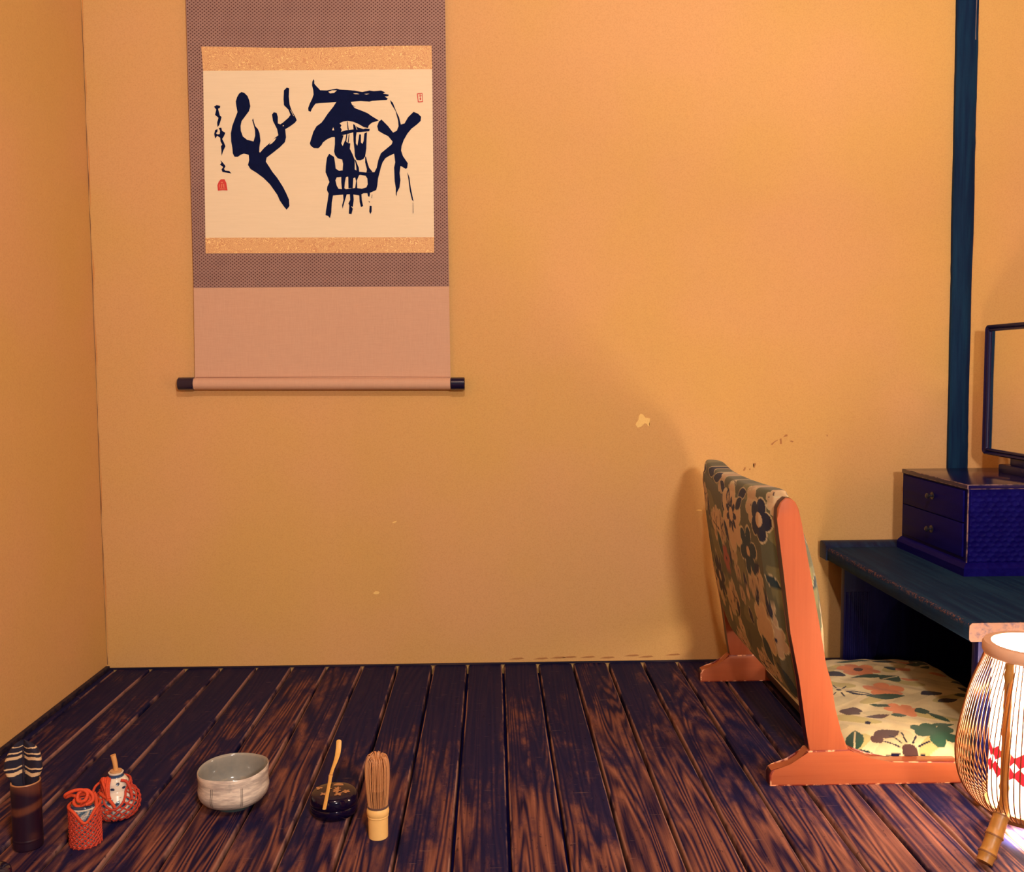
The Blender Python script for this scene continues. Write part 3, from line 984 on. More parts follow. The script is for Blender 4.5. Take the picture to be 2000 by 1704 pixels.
M_VARN_X = mat_varnish('orange_varnished_wood', 0)
M_VARN_Z = mat_varnish('orange_varnished_upright', 2)


def mat_worn():
    n = NT('rubbed_varnish_edge', rough=0.5)
    f = n.noise(n.coord(), 45, 4, 0.65)
    n.base(n.mix(n.step(f, 0.50, 0.60), (0.20, 0.022, 0.010), lin(226, 160, 120)))
    return n.m


M_WORN = mat_worn()
M_SIDE = simple('dark_maroon_edge', (0.040, 0.005, 0.014), 0.35, 0.2, 40, spec=0.3)


def build_chair():
    t = thing('legless_chair', 'legless floor chair with orange varnished wooden frame and green floral fabric', 'chair', (0.65, 1.88, 0))
    stile = [(0.5460, 0.062), (0.5400, 0.097), (0.5270, 0.188), (0.5105, 0.270), (0.497, 0.375), (0.4845, 0.470), (0.4850, 0.488), (0.4905, 0.499), (0.4990, 0.5065), (0.5080, 0.5055), (0.5160, 0.499), (0.5215, 0.488), (0.5270, 0.462), (0.545, 0.365), (0.5635, 0.268), (0.5720, 0.220), (0.5850, 0.178), (0.5900, 0.138), (0.6000, 0.100), (0.6150, 0.062)]
    runner = [(0.4775, 0.0), (0.4765, 0.020), (0.4800, 0.0275), (0.4860, 0.0300), (0.5139, 0.0365), (0.5300, 0.0470), (0.5425, 0.0630), (0.6170, 0.0645), (0.6300, 0.0540), (0.6530, 0.0455), (0.6890, 0.0405), (0.8080, 0.0395), (0.8150, 0.0340), (0.8170, 0.006), (0.8140, 0.0)]
    for y0, y1 in ((1.592, 1.618), (2.142, 2.168)):
        prism('upright', stile, 'y', y0 + 0.001, y1 - 0.001, [M_VARN_Z, M_WORN, M_SIDE], t, 0.0035, 3, sides=(2, range(0, 11)))
        r = prism('runner', runner, 'y', y0, y1, [M_VARN_X, M_WORN, M_SIDE], t, 0.0030, 2, worn=1, sides=(2, (0, 1)))
        for sx, sz in ((0.640, 0.029), (0.584, 0.090)):
            bm = bmesh.new()
            bm_tube(bm, [(sx, y0 - 0.0018, sz), (sx, y0 + 0.002, sz)], [0.0042, 0.0048], 14)
            if y0 > 2:
                from_bm('screw', bm, simple('steel_screw', (0.25, 0.22, 0.24), 0.3, metal=1.0), r)
            else:
                bm.free()
    # backrest: padded shell, bowed backwards; section runs round the shell
    ya, yb = 1.6175, 2.1425
    nv = 250
    ns = 420
    # centre line of the shell in (x,z), bottom to top
    zc = np.linspace(0.128, 0.494, 200)
    stz = np.array([0.062, 0.188, 0.27, 0.375, 0.47, 0.51])
    stx = np.array([0.580, 0.552, 0.537, 0.520, 0.504, 0.497])
    xc = np.interp(zc, stz, stx)
    v = np.linspace(0, 1, nv)
    s = np.linspace(0, 1, ns, endpoint=False)
    # rounded-slab section: go up the back face, over the top, down the front
    H = 0.376
    th_b = lambda w: 0.033 + 0.007 * np.sin(np.pi * np.clip(w, 0, 1)) ** 0.8
    th_f = lambda w: 0.034 + 0.024 * np.sin(np.pi * np.clip(w, 0, 1)) ** 0.8
    ang = s * 2 * np.pi
    # superellipse parametrisation: w = height fraction, side = -1 back / +1 front
    cw = np.cos(ang)
    sw = np.sin(ang)
    w = 0.5 - 0.5 * np.sign(cw) * np.abs(cw) ** 0.62
    side = -np.sign(sw) * np.abs(sw) ** 0.30
    zz = 0.128 + H * w + 0.012 * np.where(w > 0.97, (w - 0.97) / 0.03, 0)
    xx = np.interp(zz, stz, stx)
    off = np.where(side < 0, side * th_b(w), side * th_f(w))
    edge = 0.5 + 0.5 * np.clip(np.minimum(v, 1 - v) / 0.085, 0, 1) ** 0.6
    bow = -0.008 * np.sin(np.pi * v)
    plump = np.where(off[:, None] > 0, 0.90 + 0.10 * np.sin(np.pi * v)[None, :] ** 0.4, 0.92 + 0.08 * np.sin(np.pi * v)[None, :] ** 0.5)
    X = xx[:, None] + off[:, None] * edge[None, :] * plump + bow[None, :] * (0.45 + 0.55 * w)[:, None]
    Y = (ya + (yb - ya) * v)[None, :] + 0 * X
    sag = 0.010 * np.sin(np.pi * v) * 1.0
    Z = zz[:, None] - (sag[None, :] * (w[:, None] > 0.5) * (2 * w[:, None] - 1)) * 0.6 + 0.006 * np.exp(-((v[None, :] - 0.9) / 0.12) ** 2) * w[:, None]
    # close the two ends on the centre line of the shell
    xcl = np.interp(zz, stz, stx)
    X = np.concatenate([xcl[:, None], X, xcl[:, None]], 1)
    Y = np.concatenate([Y[:, :1], Y, Y[:, -1:]], 1)
    Z = np.concatenate([Z[:, :1], Z, Z[:, -1:]], 1)
    nv += 2
    C = paint_back(Y, Z)
    me = grid_mesh('backrest', X, Y, Z, C, closed_u=True)
    back = link_mesh('backrest', me, M_FABRIC, t, 0)
    me.shade_smooth()
    # piping round the lower rim of the backrest shell
    k0 = 0
    tube('piping', [(float(X[k0, j]), float(Y[k0, j]), float(Z[k0, j]) - 0.001) for j in range(2, nv - 2, 6)], 0.0035, simple('dark_green_piping', (0.030, 0.045, 0.030), 0.8), back)
    # seat cushion
    nx, ny = 220, 260
    a = np.linspace(-1, 1, nx)
    b = np.linspace(-1, 1, ny)
    x0, x1, y0, y1 = 0.628, 1.005, 1.6195, 2.1405
    A, B = np.meshgrid(a, b, indexing='ij')
    Xs = (x0 + x1) / 2 + A * (x1 - x0) / 2
    Ys = (y0 + y1) / 2 + B * (y1 - y0) / 2
    e = np.clip((1 - np.abs(A) ** 14) * (1 - np.abs(B) ** 14), 0, 1) ** 0.5
    puff = (1 - A ** 2) ** 0.6 * 0.010 + (1 - B ** 2) ** 0.6 * 0.008
    Zs = 0.030 + e * (0.018 + puff) + 0.0012 * np.sin(Xs * 90 + 3 * np.sin(Ys * 40)) * e
    me = grid_mesh('seat_cushion', Xs, Ys, Zs, paint_seat(Xs, Ys))
    link_mesh('seat_cushion', me, M_FABRIC, t, 0)
    me.shade_smooth()
    box('seat_board', x0 + 0.002, x1 - 0.002, y0 + 0.001, y1 - 0.001, 0.012, 0.031, simple('dark_seat_board', (0.05, 0.03, 0.03), 0.6), t, 0.002)


build_chair()


# ------------------------------------------------------------------ low dressing desk
def build_desk():
    t = thing('low_desk', 'black stained low wooden desk with worn edges and raised end lip', 'desk', (1.08, 1.92, 0))
    xa, xb, ya, yb = 0.803, 1.36, 1.558, 2.285
    zt, zb = 0.2945, 0.262
    n = NT('desk_top_stain', rough=0.62, spec=0.03)
    p = n.coord()
    g = n.noise(n.mapv(p, (70, 4, 70)), 1.0, 5, 0.65, 0.2)
    c = n.mix(n.step(g, 0.35, 0.7), (0.008, 0.022, 0.062), (0.014, 0.042, 0.090))
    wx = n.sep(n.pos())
    # bare wood where the arris has been knocked
    e1 = n.step(wx[0], xa + 0.008, xa + 0.001)
    e2 = n.step(wx[1], ya + 0.008, ya + 0.001)
    nz = n.noise(n.pos(), 210, 6, 0.75)
    ew = n.math('MULTIPLY', n.math('MAXIMUM', e1, e2), n.math('MULTIPLY', n.step(nz, 0.49, 0.64), n.step(wx[2], zt - 0.010, zt - 0.003)))
    c = n.mix(ew, c, (0.24, 0.10, 0.060))
    c = n.mix(n.math('MULTIPLY', n.step(wx[1], ya + 0.003, ya + 0.0005), n.step(g, 0.2, 0.6)), c, (0.16, 0.088, 0.066))  # near end face mixed to a paler brown along the grain
    sp = n.noise(n.pos(), 40, 5, 0.7)
    c = n.mix(n.math('MULTIPLY', n.step(sp, 0.70, 0.75), 0.5), c, (0.14, 0.085, 0.07))
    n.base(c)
    n.rough(n.math('ADD', 0.50, n.math('MULTIPLY', g, 0.22)))
    n.bump(n.math('ADD', g, n.math('MULTIPLY', nz, 0.6)), 0.3, 0.001)
    m_top = n.m
    # top with an uneven, battered left arris
    bm = bmesh.new()
    ny = 120
    rows = []
    for k in range(ny + 1):
        y = ya + (yb - ya) * k / ny
        d = 0.0010 * NZ(y * 60, 3) + 0.0016 * max(0, NZ(y * 25, 8))
        pr = [(xb, zb), (xa + 0.004, zb), (xa + 0.0005, zb + 0.004), (xa + d * 0.5, zb + 0.016), (xa + d, zt - 0.004 - d), (xa + 0.0035 + 2 * d, zt - 0.0004), (xa + 0.02, zt), (xb, zt)]
        rows.append([bm.verts.new((x, y, z)) for x, z in pr])
    for a, b in zip(rows, rows[1:]):
        for k in range(8):
            bm.faces.new((a[k], a[(k + 1) % 8], b[(k + 1) % 8], b[k]))
    bm.faces.new(rows[0])
    bm.faces.new(rows[-1][::-1])
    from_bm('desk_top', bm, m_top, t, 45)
    # raised rounded lip across the end by the wall
    lip = [(2.236, 0.2940), (2.243, 0.2985), (2.252, 0.3035), (2.266, 0.3055), (2.279, 0.3045), (2.2855, 0.2990), (2.2855, 0.262), (2.240, 0.262)]
    prism('end_lip', lip, 'x', 0.8005, 1.362, M_DESK, t, 0.0025, 2)
    # arched end panels
    def panel(y0, y1):
        out = [(0.8235, 0.004), (0.8235, 0.262), (1.335, 0.262), (1.335, 0.004), (1.255, 0.004)]
        for k in range(15):
            a = PI * k / 14
            out.append((1.0725 + 0.165 * math.cos(a), 0.085 + 0.135 * math.sin(a)))
        out += [(0.893, 0.004)]
        return prism('end_panel', out, 'y', y0, y1, M_DARK, t, 0.002, 2)
    near = panel(1.566, 1.588)
    far = panel(2.178, 2.200)
    box('shade_board', 0.8300, 1.330, 1.588, 1.594, 0.012, 0.262, M_DARK, near)  # unseen board added behind the near arch to block the lamp light
    box('shade_board', 0.8300, 1.330, 2.200, 2.206, 0.012, 0.262, M_DARK, far)  # board added so no lit wall shows through the far arch
    for x in np.linspace(0.8305, 0.8800, 6):
        tube('rib', [(float(x), 2.1778, 0.006), (float(x), 2.1778, 0.20)], 0.0028, M_DARK, far, 8)
        tube('rib', [(float(x), 1.5658, 0.006), (float(x), 1.5658, 0.20)], 0.0028, M_DARK, near, 8)
    for y0, y1 in ((1.564, 1.590), (2.176, 2.202)):
        box('foot', 0.8200, 1.338, y0, y1, 0.0, 0.012, M_DARK, t, 0.002)
    box('stretcher', 1.29, 1.31, 1.594, 2.178, 0.012, 0.262, M_DARK, t, 0.002)
    return t


build_desk()


def build_chest():
    t = thing('drawer_chest', 'black drawer chest with carved scale pattern side standing on the low desk', 'chest', (1.16, 2.09, 0.2945))
    x0, x1, y0, y1, z0, z1 = 0.978, 1.345, 1.917, 2.232, 0.2945, 0.483
    m_c = mat_darkwood('chest_lacquer', (0.003, 0.0015, 0.085), (0.005, 0.004, 0.118), 0.45, 1, spec=0.04)
    n = NT('pale_flecked_edge', rough=0.4)
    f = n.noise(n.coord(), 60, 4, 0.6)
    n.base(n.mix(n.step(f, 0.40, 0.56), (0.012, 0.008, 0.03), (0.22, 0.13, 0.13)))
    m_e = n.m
    # carcase with pale-flecked arrises
    bm = bmesh.new()
    bm_box(bm, x0 + 0.003, x1, y0 + 0.004, y1, z0 + 0.020, z1 - 0.008)
    from_bm('carcase', bm, m_c, t, 35)
    bm = bmesh.new()
    r = bmesh.ops.create_cube(bm, size=1)
    for v in r['verts']:
        v.co = Vector(((x0 - 0.001 + x1) / 2 + v.co.x * (x1 - x0 + 0.001), (y0 + y1) / 2 + v.co.y * (y1 - y0), z1 - 0.004 + v.co.z * 0.010))
    rr = bmesh.ops.bevel(bm, geom=bm.edges[:], offset=0.0016, segments=2, profile=0.6, affect='EDGES')
    for f in rr['faces']:
        f.material_index = 1
    from_bm('top_board', bm, [simple('polished_black_top', (0.004, 0.002, 0.055), 0.16, 0.2, 30, spec=0.4), m_e], t, 35)
    # near-left corner strip in the pale-flecked edge colour
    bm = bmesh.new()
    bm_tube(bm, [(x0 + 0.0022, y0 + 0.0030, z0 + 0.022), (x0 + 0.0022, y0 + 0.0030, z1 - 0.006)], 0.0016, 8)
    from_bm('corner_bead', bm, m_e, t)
    # moulded plinth
    pl = [(0.0, 0.0), (0.0, 0.014), (0.003, 0.020), (0.008, 0.026)]
    for i, nm in enumerate(('plinth',)):
        bm = bmesh.new()
        loops = []
        for d, h in ((-0.009, 0.0), (-0.009, 0.016), (-0.006, 0.021), (0.000, 0.026), (0.004, 0.028)):
            loops.append([bm.verts.new(q) for q in ((x0 + d, y0 + d, z0 + h), (x1 - d * 0, y0 + d, z0 + h), (x1, y1, z0 + h), (x0 + d, y1, z0 + h))])
        for a, b in zip(loops, loops[1:]):
            for k in range(4):
                bm.faces.new((a[k], a[(k + 1) % 4], b[(k + 1) % 4], b[k]))
        bm.faces.new(loops[0][::-1])
        bm.faces.new(loops[-1])
        from_bm('plinth', bm, m_c, t, 25)
    # two drawers opening to the left, each with a small knob
    for za, zb, kz in ((0.4028, 0.470, 0.4405), (0.330, 0.4010, 0.3660)):
        d = box('drawer', x0 - 0.0012, x0 + 0.010, y0 + 0.018, y1 - 0.012, za, zb, m_c, t, 0.0015)
        bm = bmesh.new()
        c = (x0 - 0.001, 2.072, kz)
        prof = [(0.0, 0.0), (0.0085, 0.0), (0.0085, 0.0012), (0.0030, 0.0018), (0.0028, 0.0075), (0.0060, 0.0095), (0.0066, 0.0125), (0.0040, 0.0150), (0.0, 0.0155)]
        bm_lathe(bm, prof, (0, 0, 0), 20)
        bmesh.ops.rotate(bm, verts=bm.verts[:], cent=(0, 0, 0), matrix=Matrix.Rotation(-PI / 2, 3, 'Y'))
        bmesh.ops.translate(bm, verts=bm.verts[:], vec=c)
        from_bm('knob', bm, simple('dark_bronze_knob', (0.05, 0.05, 0.07), 0.3, metal=0.7), d, 40)
    # carved scale pattern on the side towards the room: shallow gouge cuts
    gx, gz = 260, 130
    xs = np.linspace(x0 + 0.006, x1 - 0.001, gx)
    zs = np.linspace(z0 + 0.028, z1 - 0.014, gz)
    Xg, Zg = np.meshgrid(xs, zs, indexing='ij')
    best = np.full(Xg.shape, 9.0)
    pitchx, pitchz = 0.0165, 0.0105
    rr = random.Random(4)
    for i in range(-1, 24):
        for j in range(-1, 17):
            cx = x0 + i * pitchx + (0.5 * pitchx if j % 2 else 0) + rr.uniform(-0.0016, 0.0016)
            cz = z0 + 0.024 + j * pitchz + rr.uniform(-0.0012, 0.0012)
            dd = ((Xg - cx) / 0.0105) ** 2 + ((Zg - cz) / 0.0078) ** 2
            best = np.minimum(best, dd)
    depth = np.clip(1 - best, 0, 1) * 0.0026
    Yg = y0 + depth
    me = grid_mesh('carved_panel', Xg, Yg, Zg)
    link_mesh('carved_panel', me, m_c, t, 0)
    me.shade_smooth()


build_chest()


def build_mirror():
    t = thing('vanity_mirror', 'black framed dressing mirror standing on the drawer chest', 'mirror', (1.18, 2.09, 0.483))
    xf = 1.164
    y0, y1, z0, z1 = 1.945, 2.238 - 0.012, 0.519, 0.823
    m_f = simple('black_mirror_frame', (0.005, 0.004, 0.050), 0.25, 0.15, spec=0.25)
    # frame: rounded rectangle tube with two beads

    def rr(y0, y1, z0, z1, rad, x):
        out = []
        for cy, cz, a0 in ((y1 - rad, z1 - rad, 0), (y0 + rad, z1 - rad, 90), (y0 + rad, z0 + rad, 180), (y1 - rad, z0 + rad, 270)):
            for k in range(7):
                a = math.radians(a0 + 15 * k)
                out.append((x, cy + rad * math.cos(a), cz + rad * math.sin(a)))
        return out
    bm = bmesh.new()
    prof = [(0.0, 0.020), (0.0, 0.002), (0.003, 0.0), (0.008, 0.0015), (0.010, 0.004), (0.0125, 0.0015), (0.016, 0.002), (0.0185, 0.006), (0.0185, 0.020)]
    loops = []
    for inset, dx in prof:
        loops.append([bm.verts.new(p) for p in rr(y0 + inset, y1 - inset, z0 + inset * 0.8, z1 - inset * 0.8, max(0.011 - inset * 0.5, 0.002), xf + dx)])
    L = len(loops[0])
    loops.append(loops[0])
    for a, b in zip(loops, loops[1:]):
        for k in range(L):
            bm.faces.new((a[k], a[(k + 1) % L], b[(k + 1) % L], b[k]))
    from_bm('frame', bm, m_f, t, 40)
    n = NT('silvered_glass', (0.88, 0.86, 0.82), 0.03, 0.5, 1.0)
    f = n.noise(n.coord(), 300, 3, 0.7)
    n.rough(n.math('MULTIPLY', f, 0.06))
    box('glass', xf + 0.006, xf + 0.010, y0 + 0.017, y1 - 0.017, z0 + 0.013, z1 - 0.013, n.m, t)
    box('backing', xf + 0.010, xf + 0.020, y0 + 0.010, y1 - 0.010, z0 + 0.006, z1 - 0.006, m_f, t)
    # stand: foot block and pivot arm
    box('foot_block', xf - 0.004, xf + 0.075, y0 + 0.03, y1 - 0.085, 0.483, 0.503, m_f, t, 0.004)
    box('support', xf + 0.004, xf + 0.024, y0 + 0.08, y1 - 0.12, 0.503, 0.521, m_f, t, 0.002)
    tube('strut', [(xf + 0.068, (y0 + y1) / 2, 0.503), (xf + 0.022, (y0 + y1) / 2, 0.70)], 0.006, m_f, t)


build_mirror()


# ------------------------------------------------------------------ bamboo lamp
def build_lamp():
    cx, cy = 0.818, 1.392
    t = thing('paper_lamp', 'lit white paper floor lamp in a cage of thin bamboo strips', 'lamp', (cx, cy, 0))
    n = NT('lit_shade_paper', (0.85, 0.75, 0.62), 0.9)
    n.emit((1.0, 0.86, 0.70), 1.2)
    tr = n.node('ShaderNodeBsdfTransparent')
    mx = n.node('ShaderNodeMixShader')
    mx.inputs[0].default_value = 0.30
    n.t.links.new(n.b.outputs[0], mx.inputs[1])
    n.t.links.new(tr.outputs[0], mx.inputs[2])
    n.t.links.new(mx.outputs[0], n.t.nodes['Material Output'].inputs['Surface'])
    m_paper = n.m
    n = NT('red_print_on_lit_paper', lin(190, 30, 40), 0.9)
    n.emit((1.0, 0.02, 0.045), 0.55)
    m_red = n.m
    n = NT('bamboo_cane', rough=0.4)
    p = n.coord()
    f = n.noise(n.mapv(p, (90, 90, 9)), 1.0, 4, 0.6)
    n.base(n.mix(f, lin(140, 90, 38), lin(186, 136, 64)))
    n.bump(f, 0.15, 0.0006)
    m_cane = n.m
    m_strip = simple('split_bamboo', lin(112, 62, 24), 0.45, 0.15, 60)
    m_rim = simple('pale_rim', lin(216, 172, 142), 0.6, 0.1, 80)
    m_node = simple('bamboo_node', lin(120, 76, 36), 0.6)
    # paper drum, open at the top
    rp, z0, z1 = 0.0570, 0.058, 0.296
    lathe('shade', [(rp - 0.0008, z1), (rp, z1), (rp, z0), (rp - 0.0008, z0), (rp - 0.0008, z1)], (cx, cy, 0), m_paper, t, 64)
    # ring at the top
    lathe('rim', [(0.0575, 0.2900), (0.0690, 0.2900), (0.0712, 0.2945), (0.0712, 0.3045), (0.0690, 0.3085), (0.0590, 0.3085), (0.0575, 0.3060), (0.0575, 0.2900)], (cx, cy, 0), m_rim, t, 64)
    lathe('base_ring', [(0.030, 0.044), (0.062, 0.044), (0.064, 0.048), (0.062, 0.057), (0.030, 0.057), (0.030, 0.044)], (cx, cy, 0), m_node, t, 48)
    nb = NT('lit_bulb', (1, 0.9, 0.8), 0.4)
    nb.emit((1.0, 0.76, 0.50), 3.0)
    lathe('bulb', [(0.0, 0.215), (0.014, 0.211), (0.023, 0.197), (0.025, 0.182), (0.020, 0.165), (0.013, 0.150), (0.012, 0.13), (0.0, 0.13)], (cx, cy, 0), nb.m, t, 24)
    glow = point_light('bulb_glow', (cx, cy, 0.188), 150, (1.0, 0.80, 0.58), 0.05)
    lathe('socket', [(0.0, 0.057), (0.016, 0.057), (0.016, 0.13), (0.0, 0.13)], (cx, cy, 0), m_node, t, 20)
    # cage of thin strips, all alike
    prof = [(0.0665, 0.291), (0.0710, 0.277), (0.0860, 0.235), (0.0965, 0.190), (0.1035, 0.150), (0.1045, 0.120), (0.0990, 0.090), (0.0850, 0.066), (0.0640, 0.050), (0.0600, 0.0475)]
    path = [(r, 0, z) for r, z in prof]
    bm = bmesh.new()
    bm_tube(bm, spline(path, 4), 0.00095, 5)
    me = bpy.data.meshes.new('bamboo_strip')
    bmesh.ops.recalc_face_normals(bm, faces=bm.faces[:])
    bm.to_mesh(me)
    bm.free()
    me.materials.append(m_strip)
    me.shade_smooth()
    for k in range(84):
        o = bpy.data.objects.new('bamboo_strip', me)
        COL.objects.link(o)
        o.parent = t
        o.rotation_euler = (0, 0, 2 * PI * (k + 0.3) / 84)
    # three jointed bamboo legs
    a0 = math.atan2(1.321 - cy, 0.712 - cx)
    for k in range(3):
        a = a0 + k * 2 * PI / 3
        d = Vector((math.cos(a), math.sin(a), 0))
        c0 = Vector((cx, cy, 0))
        pts = spline([c0 + d * 0.0705 + Vector((0, 0, 0.290)), c0 + d * 0.0735 + Vector((0, 0, 0.21)), c0 + d * 0.0760 + Vector((0, 0, 0.13)), c0 + d * 0.0770 + Vector((0, 0, 0.075)), c0 + d * 0.0880 + Vector((0, 0, 0.055)), c0 + d * 0.1100 + Vector((0, 0, 0.025)), c0 + d * 0.1270 + Vector((0, 0, 0.0045))], 10)
        rad = []
        nodes = [0.272, 0.225, 0.187, 0.150, 0.105, 0.062, 0.038, 0.015]
        for q in pts:
            base = 0.0060 if q.z > 0.085 else 0.0060 + 0.0052 * min(1, (0.085 - q.z) / 0.03)
            bulge = sum(math.exp(-((q.z - zn) / 0.0028) ** 2) for zn in nodes)
            rad.append(base + 0.0016 * bulge)
        leg = tube('leg', pts, rad, m_cane, t, 14)
        for zn in nodes[-3:]:
            i = min(range(len(pts)), key=lambda j: abs(pts[j].z - zn))
            j = min(i + 1, len(pts) - 1)
            dirv = (pts[j] - pts[i - 1]).normalized()
            tube('joint_ring', [pts[i] - dirv * 0.0012, pts[i] + dirv * 0.0012], rad[i] + 0.0006, m_node, leg, 14)
    # red lattice motif printed round the drum
    rad = rp + 0.0007

    def patch(a, z, da, dz, deg):
        """small rhombus wrapped on the drum"""
        ca, sa = math.cos(math.radians(deg)), math.sin(math.radians(deg))
        bm = bmesh.new()
        N = 5
        g = [[None] * (N + 1) for _ in range(N + 1)]
        for i in range(N + 1):
            for j in range(N + 1):
                u, v = (i / N - 0.5) * da, (j / N - 0.5) * dz
                s_, h_ = u * ca - v * sa, u * sa + v * ca
                ang = a + s_ / rad
                g[i][j] = bm.verts.new((cx + rad * math.cos(ang), cy + rad * math.sin(ang), z + h_))
        for i in range(N):
            for j in range(N):
                bm.faces.new((g[i][j], g[i + 1][j], g[i + 1][j + 1], g[i][j + 1]))
        from_bm('red_motif', bm, m_red, t, 60)
    per = 9
    for k in range(per):
        a = a0 + 0.43 + 2 * PI * k / per
        for sx, sz in ((-1, 1), (1, 1), (-1, -1), (1, -1)):
            patch(a + sx * 0.0105 / rad, 0.130 + sz * 0.0125, 0.0200, 0.0160, -sx * sz * 38)


build_lamp()


# ------------------------------------------------------------------ tea things on the floor
def build_bowl():
    c = (-0.4413, 1.5579, 0.0)
    t = thing('tea_bowl', 'grey glazed ceramic tea bowl standing empty on the boards', 'bowl', c)
    n = NT('grey_beige_glaze', rough=0.22, spec=0.5, coat=0.3)
    p = n.coord()
    z = n.sep(p)[2]
    f = n.noise(n.mapv(p, (30, 30, 160)), 1.0, 4, 0.6)
    g = n.noise(p, 55, 4, 0.6)
    col = n.mix(n.step(f, 0.35, 0.7), lin(180, 166, 158), lin(230, 216, 200))
    col = n.mix(n.math('MULTIPLY', n.step(g, 0.55, 0.75), 0.4), col, lin(128, 128, 128))
    col = n.mix(n.step(n.math('ADD', z, n.math('MULTIPLY', g, 0.008)), 0.016, 0.008), col, lin(60, 72, 76))  # dark green-grey shading of the underside painted into the glaze
    n.base(col)
    n.bump(n.math('ADD', f, g), 0.2, 0.0012)
    m_out = n.m
    n = NT('grey_green_inner_glaze', rough=0.10, spec=0.6, coat=0.5)
    g = n.noise(n.coord(), 40, 4, 0.6)
    n.base(n.mix(g, lin(118, 122, 122), lin(164, 158, 146)))
    m_in = n.m
    m_line = simple('incised_line', lin(104, 92, 86), 0.6)

    def wob(r, z, a):
        k = z / 0.066
        return (r * (1 + 0.012 * math.sin(2 * a + 0.5) * k + 0.006 * math.sin(5 * a)), 0.0012 * math.sin(a * 3 + 1) * k + 0.0018 * math.cos(a - 0.6) * k)
    outp = [(0.0, 0.003), (0.024, 0.003), (0.025, 0.0), (0.029, 0.0), (0.030, 0.006), (0.038, 0.0085), (0.050, 0.014), (0.0555, 0.021), (0.0578, 0.028), (0.0580, 0.034), (0.0572, 0.039), (0.0567, 0.046), (0.0570, 0.053), (0.0576, 0.060), (0.0578, 0.0645), (0.0570, 0.0660)]
    inp = [(0.0570, 0.0660), (0.0555, 0.0655), (0.0545, 0.062), (0.0532, 0.050), (0.0535, 0.036), (0.0520, 0.026), (0.045, 0.0165), (0.030, 0.0105), (0.012, 0.0095), (0.0, 0.0095)]
    lathe('body', outp, c, m_out, t, 72, wob, 60)
    lathe('interior', inp, c, m_in, t, 72, wob, 80)
    for a, r0 in ((-1.98, 1), (-1.93, 1), (-1.10, 1), (-1.06, 1)):
        pts = []
        for r, z in ((0.0556, 0.020), (0.0580, 0.0275), (0.0581, 0.034), (0.0573, 0.039), (0.0568, 0.046), (0.0570, 0.051)):
            w = wob(r, z, a)
            pts.append((c[0] + w[0] * math.cos(a + (z - 0.03) * 0.6), c[1] + w[0] * math.sin(a + (z - 0.03) * 0.6), z + w[1]))
        tube('incised_stroke', spline(pts, 3), 0.0005, m_line, t, 5)
    bm = bmesh.new()
    pts = []
    for k in range(72):
        a = 2 * PI * k / 72
        w = wob(0.0566, 0.0525, a)
        pts.append((c[0] + w[0] * math.cos(a), c[1] + w[0] * math.sin(a), 0.0525 + w[1]))
    bm_tube(bm, pts, 0.0004, 5, True)
    from_bm('throwing_line', bm, m_line, t)


build_bowl()


def build_caddy():
    c = (-0.2665, 1.5200, 0.0)
    t = thing('tea_caddy', 'squat black lacquer tea caddy with gold flowers on its lid', 'caddy', c)
    m = simple('black_lacquer', (0.004, 0.002, 0.018), 0.12, 0.1, 20, coat=0.3, spec=0.3)
    m_g = simple('gold_maki_e', lin(190, 140, 96), 0.45, 0.2, 400, metal=0.3)
    lathe('body', [(0.0, 0.0), (0.0290, 0.0), (0.0315, 0.0010), (0.0355, 0.0045), (0.0378, 0.010), (0.0385, 0.0190), (0.0380, 0.0196), (0.0, 0.0196)], c, m, t, 64)
    lid = lathe('lid', [(0.0, 0.0200), (0.0380, 0.0200), (0.0386, 0.0206), (0.0388, 0.027), (0.0380, 0.0335), (0.0358, 0.0372), (0.0325, 0.0388), (0.020, 0.0397), (0.0, 0.0400)], c, m, t, 64)

    def motif(x, y, s, rot, n=5, petal=0.55):
        """little gold blossom lying on the lid"""
        z = 0.0402 - 0.0010 * ((x * x + y * y) / 0.0325 ** 2) + 0.0003
        bm = bmesh.new()
        cv = bm.verts.new((c[0] + x, c[1] + y, z))
        ring = []
        N = n * 8
        for k in range(N):
            a = 2 * PI * k / N
            r = s * (0.38 + 0.62 * abs(math.cos(a * n / 2)) ** petal)
            ring.append(bm.verts.new((c[0] + x + r * math.cos(a + rot), c[1] + y + r * math.sin(a + rot), z)))
        for k in range(N):
            bm.faces.new((cv, ring[k], ring[(k + 1) % N]))
        from_bm('gold_flower', bm, m_g, lid, 0)
    for x, y, s, r, n, pt in ((-0.026, 0.008, 0.0060, 0.3, 3, 0.9), (0.021, -0.006, 0.0068, 0.9, 5, 0.5), (0.005, 0.005, 0.0060, 0.2, 5, 1.2), (0.005, -0.004, 0.0072, 1.4, 5, 0.9), (0.0095, -0.0155, 0.0074, 0.75, 4, 1.6), (-0.0145, -0.0145, 0.0066, 0.8, 4, 1.6), (-0.008, 0.004, 0.0045, 0.1, 4, 1.4)):
        motif(x, y, s, r, n, pt)
    # half-moon of gold near the far edge
    out = []
    for k in range(13):
        a = PI * k / 12
        out.append((c[0] + 0.0045 + 0.0085 * math.cos(a), c[1] + 0.0175 + 0.0085 * math.sin(a)))
    prism('gold_moon', out, 'z', 0.0390, 0.0399, m_g, lid)


build_caddy()


